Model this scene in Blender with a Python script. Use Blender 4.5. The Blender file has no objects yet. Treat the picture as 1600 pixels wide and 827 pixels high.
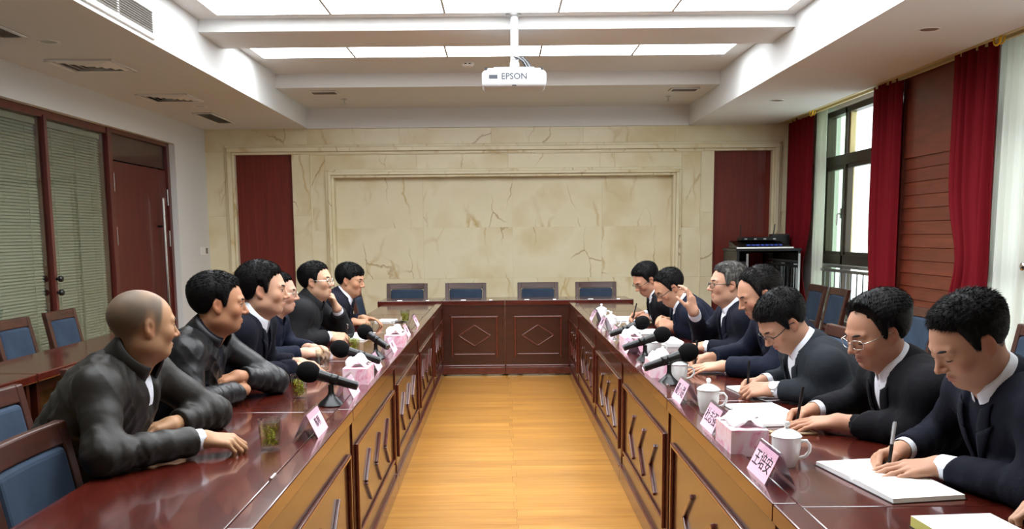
import bpy, bmesh, math, random
import numpy as np
from mathutils import Vector, Matrix, Euler

# ------------------------------------------------------------------ camera, world, light, exposure
scene = bpy.context.scene
COL = scene.collection
CAM_H = 1.435
TILT = math.atan(.127); ROLL = .009
cam_d = bpy.data.cameras.new('camera'); cam = bpy.data.objects.new('camera', cam_d); COL.objects.link(cam)
cam_d.sensor_width = 36; cam_d.lens = 1400 * 36 / 1600
cam_d.shift_x = (800 - 783.6) / 1600; cam_d.shift_y = (544 - 413.5) / 1600
cam_d.clip_start = .02; cam_d.clip_end = 200
_d = Vector((0, math.cos(TILT), -math.sin(TILT))); _u0 = Vector((0, math.sin(TILT), math.cos(TILT))); _r0 = Vector((1, 0, 0))
_r = _r0 * math.cos(ROLL) - _u0 * math.sin(ROLL); _u = _u0 * math.cos(ROLL) + _r0 * math.sin(ROLL)
cam.matrix_world = Matrix(((_r.x, _u.x, -_d.x, 0), (_r.y, _u.y, -_d.y, 0), (_r.z, _u.z, -_d.z, CAM_H), (0, 0, 0, 1)))
scene.camera = cam

world = bpy.data.worlds.new('overcast_sky'); scene.world = world; world.use_nodes = True
_bg = world.node_tree.nodes['Background']
_bg.inputs[0].default_value = (.93, .97, 1.0, 1); _bg.inputs[1].default_value = 3.6
PANEL_LIGHT = 9.0          # emission of the ceiling light panels
DOWNLIGHT = 6.0            # recessed downlight lenses (mostly off)
vs = scene.view_settings
vs.view_transform = 'Standard'; vs.look = 'None'; vs.gamma = 1.0; vs.exposure = 0.0; vs.use_curve_mapping = False

# ------------------------------------------------------------------ materials
def lin(c):
    return tuple(((v / 255) / 12.92 if v / 255 <= .04045 else ((v / 255 + .055) / 1.055) ** 2.4) for v in c)
MATS = {}
def mat(name, rgb=(128, 128, 128), rough=.5, metal=0, coat=0, spec=.5, emit=None, estr=0, noise=None, bump=None, trans=0, ior=1.45,
        sheen=0, alpha=1, sub=0, coord='Object', coatr=.05):
    """rgb in sRGB. noise=(scale(x,y,z), second rgb, detail, lo, hi); bump=(scale(x,y,z), strength, distance)"""
    if name in MATS: return MATS[name]
    m = bpy.data.materials.new(name); m.use_nodes = True; nt = m.node_tree; N = nt.nodes; L = nt.links
    b = N['Principled BSDF']
    c = lin(rgb)
    b.inputs['Base Color'].default_value = (*c, 1); b.inputs['Roughness'].default_value = rough; b.inputs['Metallic'].default_value = metal
    b.inputs['Coat Weight'].default_value = coat; b.inputs['Coat Roughness'].default_value = coatr
    b.inputs['Specular IOR Level'].default_value = spec; b.inputs['IOR'].default_value = ior
    b.inputs['Transmission Weight'].default_value = trans; b.inputs['Sheen Weight'].default_value = sheen; b.inputs['Alpha'].default_value = alpha
    if sub: b.inputs['Subsurface Weight'].default_value = sub; b.inputs['Subsurface Radius'].default_value = (.01, .004, .002)
    if emit: b.inputs['Emission Color'].default_value = (*lin(emit), 1); b.inputs['Emission Strength'].default_value = estr
    def tex(scale, detail=4, rough_=.55):
        tc = N.new('ShaderNodeTexCoord'); mp = N.new('ShaderNodeMapping'); mp.inputs['Scale'].default_value = scale
        L.new(tc.outputs[coord], mp.inputs[0]); nz = N.new('ShaderNodeTexNoise'); nz.inputs['Scale'].default_value = 1
        nz.inputs['Detail'].default_value = detail; nz.inputs['Roughness'].default_value = rough_
        L.new(mp.outputs[0], nz.inputs['Vector']); return nz
    if noise:
        sc, rgb2, det, lo, hi = noise
        nz = tex(sc, det); cr = N.new('ShaderNodeValToRGB'); cr.color_ramp.elements[0].position = lo; cr.color_ramp.elements[1].position = hi
        cr.color_ramp.elements[0].color = (*c, 1); cr.color_ramp.elements[1].color = (*lin(rgb2), 1)
        L.new(nz.outputs[0], cr.inputs[0]); L.new(cr.outputs[0], b.inputs['Base Color'])
    if bump:
        sc, st, di = bump
        nz = tex(sc, 5); bp = N.new('ShaderNodeBump'); bp.inputs['Strength'].default_value = st; bp.inputs['Distance'].default_value = di
        L.new(nz.outputs[0], bp.inputs['Height']); L.new(bp.outputs[0], b.inputs['Normal'])
    MATS[name] = m; return m

def marble():
    m = mat('cream_marble', (205, 190, 150), rough=.22, spec=.45); nt = m.node_tree; N = nt.nodes; L = nt.links; b = N['Principled BSDF']
    g = N.new('ShaderNodeNewGeometry'); oi = N.new('ShaderNodeObjectInfo')
    mul = N.new('ShaderNodeVectorMath'); mul.operation = 'SCALE'; mul.inputs[0].default_value = (17, 31, 23); L.new(oi.outputs['Random'], mul.inputs['Scale'])
    add = N.new('ShaderNodeVectorMath'); add.operation = 'ADD'; L.new(g.outputs['Position'], add.inputs[0]); L.new(mul.outputs[0], add.inputs[1])
    n1 = N.new('ShaderNodeTexNoise'); n1.inputs['Scale'].default_value = 1.6; n1.inputs['Detail'].default_value = 5; L.new(add.outputs[0], n1.inputs['Vector'])
    c1 = N.new('ShaderNodeValToRGB'); e = c1.color_ramp.elements; e[0].position = .3; e[1].position = .72
    e[0].color = (*lin((222, 211, 176)), 1); e[1].color = (*lin((212, 195, 150)), 1)
    ee = e.new(.5); ee.color = (*lin((227, 217, 185)), 1); L.new(n1.outputs[0], c1.inputs[0])
    # thin veins: borders of warped cells, broken up by a second noise
    wn = N.new('ShaderNodeTexNoise'); wn.inputs['Scale'].default_value = 2.6; wn.inputs['Detail'].default_value = 4; L.new(add.outputs[0], wn.inputs['Vector'])
    wsc = N.new('ShaderNodeVectorMath'); wsc.operation = 'SCALE'; wsc.inputs['Scale'].default_value = .28; L.new(wn.outputs['Color'], wsc.inputs[0])
    wad = N.new('ShaderNodeVectorMath'); wad.operation = 'ADD'; L.new(add.outputs[0], wad.inputs[0]); L.new(wsc.outputs[0], wad.inputs[1])
    vmp = N.new('ShaderNodeMapping'); vmp.inputs['Rotation'].default_value = (0, .65, 0); vmp.inputs['Scale'].default_value = (1.35, 1, .5); L.new(wad.outputs[0], vmp.inputs[0])
    def vein(scale, width, gate_scale, glo, ghi):
        vo = N.new('ShaderNodeTexVoronoi'); vo.feature = 'DISTANCE_TO_EDGE'; vo.inputs['Scale'].default_value = scale; L.new(vmp.outputs[0], vo.inputs['Vector'])
        r = N.new('ShaderNodeMapRange'); r.inputs[1].default_value = 0; r.inputs[2].default_value = width; r.inputs[3].default_value = 1; r.inputs[4].default_value = 0; L.new(vo.outputs['Distance'], r.inputs[0])
        gz = N.new('ShaderNodeTexNoise'); gz.inputs['Scale'].default_value = gate_scale; L.new(add.outputs[0], gz.inputs['Vector'])
        gr = N.new('ShaderNodeMapRange'); gr.inputs[1].default_value = glo; gr.inputs[2].default_value = ghi; L.new(gz.outputs[0], gr.inputs[0])
        mm = N.new('ShaderNodeMath'); mm.operation = 'MULTIPLY'; L.new(r.outputs[0], mm.inputs[0]); L.new(gr.outputs[0], mm.inputs[1]); return mm
    v1 = vein(1.1, .010, 1.5, .47, .60); v2 = vein(1.6, .04, 1.7, .47, .72)
    mx = N.new('ShaderNodeMix'); mx.data_type = 'RGBA'; L.new(v2.outputs[0], mx.inputs[0]); L.new(c1.outputs[0], mx.inputs[6]); mx.inputs[7].default_value = (*lin((196, 168, 112)), 1)
    mx2 = N.new('ShaderNodeMix'); mx2.data_type = 'RGBA'; sc = N.new('ShaderNodeMath'); sc.operation = 'MULTIPLY'; sc.inputs[1].default_value = .75
    L.new(v1.outputs[0], sc.inputs[0]); L.new(sc.outputs[0], mx2.inputs[0]); L.new(mx.outputs[2], mx2.inputs[6]); mx2.inputs[7].default_value = (*lin((160, 124, 76)), 1)
    L.new(mx2.outputs[2], b.inputs['Base Color']); return m

def wood(name, a, c, scale, rough=.28, coat=.5, lo=.35, hi=.68, spec=.5, rnd=0, coatr=.08):
    """grain wood; scale is the stretched noise scale; rnd shifts tone from object to object"""
    m = mat(name, a, rough=rough, coat=coat, spec=spec, coatr=coatr); nt = m.node_tree; N = nt.nodes; L = nt.links; b = N['Principled BSDF']
    g = N.new('ShaderNodeTexCoord'); oi = N.new('ShaderNodeObjectInfo')
    mul = N.new('ShaderNodeVectorMath'); mul.operation = 'SCALE'; mul.inputs[0].default_value = (7, 11, 13); L.new(oi.outputs['Random'], mul.inputs['Scale'])
    add = N.new('ShaderNodeVectorMath'); add.operation = 'ADD'; L.new(g.outputs['Object'], add.inputs[0]); L.new(mul.outputs[0], add.inputs[1])
    mp = N.new('ShaderNodeMapping'); mp.inputs['Scale'].default_value = scale; L.new(add.outputs[0], mp.inputs[0])
    nz = N.new('ShaderNodeTexNoise'); nz.inputs['Scale'].default_value = 1; nz.inputs['Detail'].default_value = 6; nz.inputs['Roughness'].default_value = .6; nz.inputs['Distortion'].default_value = .4
    L.new(mp.outputs[0], nz.inputs['Vector'])
    cr = N.new('ShaderNodeValToRGB'); e = cr.color_ramp.elements; e[0].position = lo; e[1].position = hi; e[0].color = (*lin(a), 1); e[1].color = (*lin(c), 1); L.new(nz.outputs[0], cr.inputs[0])
    out = cr.outputs[0]
    if rnd:
        hs = N.new('ShaderNodeHueSaturation'); mr = N.new('ShaderNodeMapRange'); mr.inputs[3].default_value = 1 - rnd; mr.inputs[4].default_value = 1 + rnd
        L.new(oi.outputs['Random'], mr.inputs[0]); L.new(mr.outputs[0], hs.inputs['Value']); L.new(out, hs.inputs['Color']); out = hs.outputs[0]
    L.new(out, b.inputs['Base Color']); return m

def pane_glass(name, tint, refl=.08, rough=.0):
    m = bpy.data.materials.new(name); m.use_nodes = True; nt = m.node_tree; N = nt.nodes; L = nt.links; N.clear()
    o = N.new('ShaderNodeOutputMaterial'); t = N.new('ShaderNodeBsdfTransparent'); t.inputs[0].default_value = (*lin(tint), 1)
    g = N.new('ShaderNodeBsdfGlossy'); g.inputs['Roughness'].default_value = rough
    f = N.new('ShaderNodeFresnel'); f.inputs[0].default_value = 1.5; ad = N.new('ShaderNodeMath'); ad.operation = 'ADD'; ad.inputs[1].default_value = refl - .04; ad.use_clamp = True
    L.new(f.outputs[0], ad.inputs[0]); ge = N.new('ShaderNodeNewGeometry'); inv = N.new('ShaderNodeMath'); inv.operation = 'SUBTRACT'; inv.inputs[0].default_value = 1; L.new(ge.outputs['Backfacing'], inv.inputs[1]); mu = N.new('ShaderNodeMath'); mu.operation = 'MULTIPLY'; L.new(ad.outputs[0], mu.inputs[0]); L.new(inv.outputs[0], mu.inputs[1]); mx = N.new('ShaderNodeMixShader'); L.new(mu.outputs[0], mx.inputs[0]); L.new(t.outputs[0], mx.inputs[1]); L.new(g.outputs[0], mx.inputs[2])
    L.new(mx.outputs[0], o.inputs[0]); MATS[name] = m; return m

def sheer(name, rgb, tr=.35):
    """thin woven cloth: diffuse + translucent"""
    m = bpy.data.materials.new(name); m.use_nodes = True; nt = m.node_tree; N = nt.nodes; L = nt.links; N.clear()
    o = N.new('ShaderNodeOutputMaterial'); d = N.new('ShaderNodeBsdfDiffuse'); t = N.new('ShaderNodeBsdfTranslucent'); c = (*lin(rgb), 1)
    d.inputs[0].default_value = c; t.inputs[0].default_value = c; mx = N.new('ShaderNodeMixShader'); mx.inputs[0].default_value = tr
    L.new(d.outputs[0], mx.inputs[1]); L.new(t.outputs[0], mx.inputs[2]); L.new(mx.outputs[0], o.inputs[0]); MATS[name] = m; return m

M = {}
M['marble'] = marble()
M['paint'] = mat('white_paint', (220, 220, 216), rough=.8, spec=.2)
M['ceil'] = mat('ceiling_paint', (224, 225, 224), rough=.85, spec=.2)
M['panel'] = mat('light_panel', (250, 250, 250), rough=.4, emit=(244, 250, 255), estr=PANEL_LIGHT)
M['alu'] = mat('aluminium', (190, 190, 188), rough=.35, metal=.9)
M['grille'] = mat('grey_grille', (150, 145, 138), rough=.5)
M['dark'] = mat('dark_void', (30, 28, 26), rough=.9)
M['table'] = wood('mahogany_top', (60, 18, 12), (82, 28, 18), (3, 26, 26), rough=.2, coat=.6, coatr=.06)
M['tableside'] = wood('mahogany_side', (44, 13, 7), (60, 21, 10), (3, 3, 22), rough=.32, coat=.75, coatr=.1)
M['mould'] = wood('mahogany_moulding', (74, 28, 20), (94, 40, 28), (20, 20, 20), rough=.25, coat=.6)
M['reddoor'] = wood('red_mahogany', (74, 24, 20), (94, 34, 28), (24, 24, 2.5), rough=.35, coat=.3)
M['redpanel'] = wood('red_panel_wood', (98, 28, 17), (116, 36, 21), (26, 26, 1.6), rough=.5, coat=.08)
M['slatwood'] = wood('slat_wood', (92, 40, 25), (112, 50, 32), (3, 3, 24), rough=.45, coat=.15, rnd=.08)
M['chairwood'] = wood('chair_wood', (50, 24, 16), (72, 36, 24), (5, 5, 24), rough=.42, coat=.15)
M['blue'] = mat('blue_upholstery', (42, 54, 70), rough=.9, spec=.25, bump=((300, 300, 300), .3, .002), noise=((8, 8, 8), (50, 63, 80), 3, .3, .7))
M['floor'] = wood('oak_plank', (158, 104, 44), (190, 138, 64), (2.2, 30, 8), rough=.3, coat=.25, lo=.3, hi=.72, rnd=.10, coatr=.15)
M['gap'] = mat('floor_joint', (140, 92, 42), rough=.8)
M['curtain'] = mat('red_curtain', (112, 20, 29), rough=.85, spec=.12, bump=((140, 140, 30), .15, .002))
M['sheer'] = sheer('white_sheer', (236, 238, 232), .45)
M['pinkcurtain'] = sheer('pink_curtain', (214, 166, 156), .35)
M['gold'] = mat('gold_ring', (226, 178, 40), rough=.3, metal=.7)
M['winframe'] = mat('bronze_frame', (70, 62, 52), rough=.4, metal=.4)
M['cream'] = mat('cream_frame', (206, 188, 134), rough=.5)
M['glass'] = pane_glass('window_glass', (246, 250, 248), .06)
M['greenglass'] = pane_glass('green_glass', (222, 236, 222), .06)
M['partglass'] = pane_glass('partition_glass', (236, 240, 234), .10)
M['blind'] = mat('blind_slat', (158, 155, 144), rough=.6)
M['chrome'] = mat('chrome', (225, 225, 225), rough=.15, metal=1)
M['black'] = mat('black_plastic', (11, 11, 12), rough=.33)
M['blackmatte'] = mat('black_foam', (14, 14, 15), rough=.95, spec=.1, bump=((260, 260, 260), .6, .002))
M['white'] = mat('white_plastic', (238, 238, 234), rough=.35)
M['greytext'] = mat('grey_print', (170, 172, 176), rough=.5)
M['porcelain'] = mat('porcelain', (238, 240, 238), rough=.12, coat=.3)
M['paper'] = mat('white_paper', (244, 245, 244), rough=.75, spec=.2)
M['pagedge'] = mat('page_edge', (214, 212, 200), rough=.8)
M['pinkpaper'] = mat('pink_paper', (236, 190, 208), rough=.6, spec=.3)
M['ink'] = mat('ink', (38, 26, 40), rough=.7)
def acrylic():
    m = pane_glass('clear_acrylic', (246, 244, 248), .07, .02); return m
M['acrylic'] = acrylic()
M['tumbler'] = pane_glass('tumbler_glass', (246, 250, 246), .15)
M['tea'] = pane_glass('tea_water', (247, 243, 216), .04)
M['leaf'] = mat('tea_leaf', (112, 128, 34), rough=.6, noise=((60, 60, 60), (168, 172, 66), 3, .35, .65))
def floral():
    m = mat('pink_floral_card', (240, 200, 212), rough=.45); nt = m.node_tree; N = nt.nodes; L = nt.links; b = N['Principled BSDF']
    tc = N.new('ShaderNodeTexCoord'); nz = N.new('ShaderNodeTexNoise'); nz.inputs['Scale'].default_value = 16; nz.inputs['Detail'].default_value = 3; nz.inputs['Distortion'].default_value = 1.4
    L.new(tc.outputs['Object'], nz.inputs['Vector']); cr = N.new('ShaderNodeValToRGB'); e = cr.color_ramp.elements
    e[0].position = .42; e[0].color = (*lin((240, 214, 222)), 1); e[1].position = .74; e[1].color = (*lin((208, 84, 130)), 1); x = e.new(.58); x.color = (*lin((234, 176, 196)), 1)
    L.new(nz.outputs[0], cr.inputs[0]); L.new(cr.outputs[0], b.inputs['Base Color']); return m
M['floral'] = floral()
M['goldphone'] = mat('gold_phone', (176, 150, 112), rough=.3, metal=.5)
M['navycover'] = mat('navy_cover', (44, 50, 78), rough=.4)
M['yellowedge'] = mat('yellow_page_edge', (206, 200, 110), rough=.8)
M['rackblack'] = mat('rack_black', (24, 24, 26), rough=.4)
M['rackglass'] = pane_glass('rack_glass', (84, 86, 88), .10)
M['bluelight'] = mat('blue_fader', (56, 84, 190), rough=.4)
M['cable'] = mat('cable', (120, 122, 126), rough=.5)

# ------------------------------------------------------------------ mesh builder and scene helpers
class MB:
    def __init__(s): s.v = []; s.f = []; s.m = []; s.cur = 0
    def _add(s, vs, fs):
        o = len(s.v); s.v += [tuple(v) for v in vs]
        for f in fs: s.f.append([i + o for i in f]); s.m.append(s.cur)
        return s
    def slot(s, i): s.cur = i; return s
    def box(s, lo, hi, R=None, c=None):
        x0, y0, z0 = lo; x1, y1, z1 = hi
        vs = [(x0, y0, z0), (x1, y0, z0), (x1, y1, z0), (x0, y1, z0), (x0, y0, z1), (x1, y0, z1), (x1, y1, z1), (x0, y1, z1)]
        if R is not None:
            cc = Vector(c) if c is not None else Vector(((x0 + x1) / 2, (y0 + y1) / 2, (z0 + z1) / 2)); vs = [cc + R @ (Vector(v) - cc) for v in vs]
        return s._add(vs, [(0, 3, 2, 1), (4, 5, 6, 7), (0, 1, 5, 4), (1, 2, 6, 5), (2, 3, 7, 6), (3, 0, 4, 7)])
    def bar(s, a, b, w, h, up=(0, 0, 1)):
        """a box from a to b, w across, h along up"""
        a = Vector(a); b = Vector(b); d = (b - a).normalized(); upv = Vector(up); sd = d.cross(upv)
        if sd.length < 1e-5: sd = d.cross(Vector((1, 0, 0)))
        sd.normalize(); u = sd.cross(d).normalized(); vs = []
        for p in (a, b):
            for q, r in ((-1, -1), (1, -1), (1, 1), (-1, 1)): vs.append(p + sd * (q * w / 2) + u * (r * h / 2))
        return s._add(vs, [(0, 1, 2, 3), (7, 6, 5, 4), (0, 4, 5, 1), (1, 5, 6, 2), (2, 6, 7, 3), (3, 7, 4, 0)])
    def tube(s, pts, r, n=10, cap=True, closed=False):
        pts = [Vector(p) for p in pts]; rs = r if isinstance(r, (list, tuple)) else [r] * len(pts); vs = []; K = len(pts); prev = None
        for i, p in enumerate(pts):
            if closed: d = pts[(i + 1) % K] - pts[i - 1]
            else: d = pts[min(i + 1, K - 1)] - pts[max(i - 1, 0)]
            d.normalize()
            if prev is None: a = d.cross(Vector((0, 0, 1))); a = a if a.length > 1e-3 else d.cross(Vector((1, 0, 0)))
            else: a = prev - d * prev.dot(d)
            a.normalize(); prev = a; b = d.cross(a)
            for k in range(n): t = 2 * math.pi * k / n; vs.append(p + (a * math.cos(t) + b * math.sin(t)) * rs[i])
        fs = []
        for i in range(K if closed else K - 1):
            for k in range(n): j = (i + 1) % K; fs.append((i * n + k, i * n + (k + 1) % n, j * n + (k + 1) % n, j * n + k))
        if cap and not closed: fs.append(tuple(reversed(range(n)))); fs.append(tuple(range((K - 1) * n, K * n)))
        return s._add(vs, fs)
    def lathe(s, prof, n=24, c=(0, 0, 0), axis='z', R=None, cap=True):
        vs = []
        for r, z in prof:
            for k in range(n):
                t = 2 * math.pi * k / n; p = Vector((r * math.cos(t), r * math.sin(t), z))
                if R is not None: p = R @ p
                vs.append(Vector(c) + p)
        fs = []
        for i in range(len(prof) - 1):
            for k in range(n): fs.append((i * n + k, i * n + (k + 1) % n, (i + 1) * n + (k + 1) % n, (i + 1) * n + k))
        if cap:
            if prof[0][0] > 1e-5: fs.append(tuple(reversed(range(n))))
            if prof[-1][0] > 1e-5: fs.append(tuple(range((len(prof) - 1) * n, len(prof) * n)))
        return s._add(vs, fs)
    def prism(s, poly, a, b):
        """poly: list of 3D points; extruded by vector b-a"""
        n = len(poly); d = Vector(b) - Vector(a); vs = [Vector(p) for p in poly] + [Vector(p) + d for p in poly]
        fs = [tuple(reversed(range(n))), tuple(range(n, 2 * n))] + [(i, (i + 1) % n, n + (i + 1) % n, n + i) for i in range(n)]
        return s._add(vs, fs)
    def mesh(s, name, mats):
        me = bpy.data.meshes.new(name); me.from_pydata(s.v, [], s.f)
        for m in (mats if isinstance(mats, (list, tuple)) else [mats]): me.materials.append(m)
        if any(s.m): me.polygons.foreach_set('material_index', s.m)
        bm = bmesh.new(); bm.from_mesh(me); bmesh.ops.remove_doubles(bm, verts=bm.verts, dist=1e-6); bmesh.ops.recalc_face_normals(bm, faces=bm.faces); bm.to_mesh(me); bm.free()
        return me
    def build(s, name, mats, parent=None, smooth=False, bevel=0, seg=2):
        return obj(name, s.mesh(name, mats), parent, smooth, bevel, seg)
def obj(name, me, parent=None, smooth=False, bevel=0, seg=2):
    o = bpy.data.objects.new(name, me); COL.objects.link(o)
    if parent is not None: o.parent = parent
    if smooth:
        me.polygons.foreach_set('use_smooth', [True] * len(me.polygons))
        if smooth != 'all': me.set_sharp_from_angle(angle=math.radians(smooth if smooth is not True else 40))
    if bevel:
        b = o.modifiers.new('bevel', 'BEVEL'); b.width = bevel; b.segments = seg; b.limit_method = 'ANGLE'; b.angle_limit = math.radians(40)
    return o
def empty(name, loc=(0, 0, 0), rz=0):
    o = bpy.data.objects.new(name, None); COL.objects.link(o); o.location = loc; o.rotation_euler = (0, 0, rz); o.empty_display_size = .1; return o
def tag(o, label=None, cat=None, group=None, kind=None):
    if label: o['label'] = label
    if cat: o['category'] = cat
    if group: o['group'] = group
    if kind: o['kind'] = kind
    return o
def struct(o): o['kind'] = 'structure'; return o
def copy_tree(o, parent=None):
    c = o.copy(); COL.objects.link(c)
    if parent is not None: c.parent = parent
    for ch in list(o.children): copy_tree(ch, c)
    return c
def box(name, lo, hi, m, parent=None, bevel=0):
    return MB().box(lo, hi).build(name, m, parent, bevel=bevel)
def text_mesh(name, body, size, extrude=.0003, bold=0):
    cu = bpy.data.curves.new(name, 'FONT'); cu.body = body; cu.size = size; cu.extrude = extrude; cu.align_x = 'CENTER'; cu.align_y = 'CENTER'; cu.resolution_u = 3; cu.offset = bold
    t = bpy.data.objects.new(name, cu); COL.objects.link(t); bpy.context.view_layer.update()
    me = bpy.data.meshes.new_from_object(t.evaluated_get(bpy.context.evaluated_depsgraph_get())); bpy.data.objects.remove(t); me.name = name; return me
# ------------------------------------------------------------------ the room
XL, XR, YB, YN = -3.53, 3.62, 10.95, -2.6
SZ = 2.705          # side soffits
CZ = 3.075          # upper ceiling with the light panels
SLX, SRX = -2.285, 2.255
# floor: sub floor and planks laid across the room
fl = struct(box('floor', (XL - .3, YN, -.06), (XR + .3, YB + .2, -.012), M['gap']))
PW, PLEN = .128, 1.215
plank_me = MB().box((-PLEN / 2 + .0005, -PW / 2 + .0005, -.012), (PLEN / 2 - .0005, PW / 2 - .0005, 0)).mesh('plank', M['floor'])
random.seed(4); nplank = 0; rest = MB()
for r in range(0, 106):
    y = YN + .06 + r * PW
    off = .06 + (r % 2) * .02 + random.uniform(-.01, .01) + (PLEN / 2)
    for k in range(-4, 4):
        xc = off + k * PLEN
        if xc < XL - .4 or xc > XR + .2 or y > YB + .05: continue
        if -1.3 < xc < 1.4 and 3.6 < y < 9.2:
            o = obj('plank', plank_me, fl); o.location = (xc, y, 0); nplank += 1
        else:
            rest.box((xc - PLEN / 2 + .0008, y - PW / 2 + .0008, -.012), (xc + PLEN / 2 - .0008, y + PW / 2 - .0008, 0))
tag(rest.build('planking', M['floor'], fl), kind='stuff')

# ceiling: upper plane (opening for panels is simply proud light panels), beams, soffits
ce = struct(box('ceiling', (SLX - .1, YN, CZ), (SRX + .1, YB + .2, CZ + .1), M['ceil']))
for i, (y0, y1, zb) in enumerate(((9.42, YB + .1, 2.938), (7.06, 7.67, 2.98), (4.0, 4.6, 2.98), (.9, 1.5, 2.98), (-2.2, -1.6, 2.98))):
    box('ceiling_beam', (SLX - .05, y0, zb), (SRX + .05, y1, CZ + .02), M['ceil'], ce)
box('back_soffit', (SLX - .05, YB - .03, SZ), (SRX + .05, YB + .1, 2.96), M['ceil'], ce)
so = struct(box('trim_1', (XL - .3, YN, SZ), (SLX, YB + .1, CZ + .1), M['ceil']))
so2 = struct(box('trim_2', (SRX, YN, SZ), (3.30, YB + .1, CZ + .1), M['ceil']))
struct(box('trim_3', (3.30, YN, 2.86), (XR + .3, YB + .1, CZ + .1), M['ceil']))   # ceiling of the curtain recess
# light strips, each a row of five frosted panels
def strip(y0, y1, x0, x1, n, label):
    e = empty('ceiling_light', ((x0 + x1) / 2, (y0 + y1) / 2, CZ)); w = (x1 - x0) / n; hy = (y1 - y0) / 2; hw = (x1 - x0) / 2
    for k in range(n):
        MB().box((-hw + k * w + .007, -hy, -.006), (-hw + (k + 1) * w - .007, hy, .004)).build('light_panel', M['panel'], e)
    f = MB(); f.box((-hw - .02, -hy - .02, -.008), (-hw, hy + .02, .004)).box((hw, -hy - .02, -.008), (hw + .02, hy + .02, .004))
    f.box((-hw, hy, -.008), (hw, hy + .02, .004)).box((-hw, -hy - .02, -.008), (hw, -hy, .004))
    f.build('rim', M['ceil'], e)
    for k in range(1, n): MB().box((-hw + k * w - .011, -hy, -.010), (-hw + k * w + .007, hy, .004)).build('divider', mat('panel_divider', (196, 196, 194), rough=.7), e)
    return tag(e, label, 'ceiling light', 'frosted light strips in the ceiling')
strip(4.72, 6.91, -2.09, 2.14, 5, 'broad row of frosted ceiling light panels nearest the viewer above the projector pole')
strip(2.25, 3.9, -2.09, 2.14, 5, 'added row of frosted light panels out of view, brightening the near table ends')  # unseen extra strip, added for more top light on the near sitters
strip(7.82, 8.55, -2.175, 2.08, 5, 'narrow row of frosted ceiling light panels behind the projector')

# left wall: pier and band above the recessed glass partition and door
XP = XL - .06
wl = MB(); wl.box((XL - .2, YN, 2.44), (XL, YB + .1, SZ + .02)).box((XL - .2, 9.93, 0), (XL, YB + .1, 2.44)).box((XL - .2, YN, 0), (XL, 1.6, 2.44))
wl = struct(wl.build('wall_left', M['paint']))
struct(box('wall_rear', (XL - .3, YN - .15, 0), (XR + .3, YN, CZ + .1), M['paint']))
# corridor wall behind the partition so that the glazing does not open to the sky
box('corridor_wall', (XL - 1.5, YN, -.06), (XL - 1.4, YB, CZ), M['paint'], wl); box('corridor_floor', (XL - 1.5, YN, -.06), (XL - .3, YB, 0), M['gap'], wl)
box('corridor_ceiling', (XL - 1.5, YN, SZ), (XL - .2, YB, SZ + .1), M['paint'], wl)
box('corridor_end', (XL - 1.5, YB, 0), (XL - .2, YB + .1, CZ), M['paint'], wl); box('corridor_near_end', (XL - 1.5, YN - .1, 0), (XL - .2, YN, CZ), M['paint'], wl)
# partition bays: mahogany posts, head rail, glass and blinds
bays = [(1.62, 3.4), (3.4, 5.3), (5.3, 7.23), (7.23, 8.36)]
part = struct(empty('window_1', (XP, 5.0, 0)))
def L_(y): return y - 5.0
fr = MB().box((-.07, L_(1.6), 2.38), (.0, L_(8.36), 2.44)); fr.build('head_rail', M['reddoor'], part, bevel=.003)
MB().box((-.07, L_(1.6), 0), (.0, L_(8.36), .12)).build('bottom_rail', M['reddoor'], part)
for y in (1.62, 3.4, 5.3, 7.23):
    MB().box((-.07, L_(y) - .022, .1), (.012, L_(y) + .022, 2.40)).build('post', M['reddoor'], part, bevel=.004)
for (a, b) in bays:
    MB().box((-.022, L_(a) + .02, .12), (-.016, L_(b) - .02, 2.38)).build('pane', M['partglass'], part)
for i, z in enumerate((1.11, 1.0)):     # two dark knobs on the post
    MB().lathe([(0, 0), (.012, 0), (.012, .02), (.024, .024), (.026, .045), (.018, .055), (0, .056)], 14, (.01, L_(7.23), z), R=Matrix.Rotation(math.pi / 2, 3, 'Y')).build('knob', M['black'], part, smooth=True)
def blind(a, b, label):
    e = empty('venetian_blind', (XP - .05, (a + b) / 2, 2.34)); hw = (b - a) / 2 - .06
    MB().box((-.018, -hw, -.02), (.018, hw, .025)).build('headrail', M['blind'], e)
    s = MB(); z = -.035; R = Matrix.Rotation(math.radians(58), 3, 'Y')
    while z > -2.15:
        s.box((-.0125, -hw, z - .0006), (.0125, hw, z + .0006), R); z -= .0245
    tag(s.build('slats', M['blind'], e), kind='stuff')
    for q in (-.82, 0, .82): MB().box((.013, q * hw - .004, -2.15), (.0145, q * hw + .004, 0)).build('ladder_tape', mat('blind_tape', (170, 172, 160)), e)
    MB().box((-.012, -hw, -2.19), (.012, hw, -2.165)).build('bottom_bar', M['blind'], e)
    return tag(e, label, 'blind', 'venetian blinds in the glass partition')
blind(7.25, 8.34, 'grey green venetian blind behind the partition glass next to the red door')
blind(5.32, 7.21, 'grey green venetian blind in the second partition bay from the red door')
blind(3.42, 5.28, 'grey green venetian blind in the partition bay at the left picture edge')
blind(1.64, 3.38, 'grey green venetian blind in the partition bay nearest the viewer')
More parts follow.
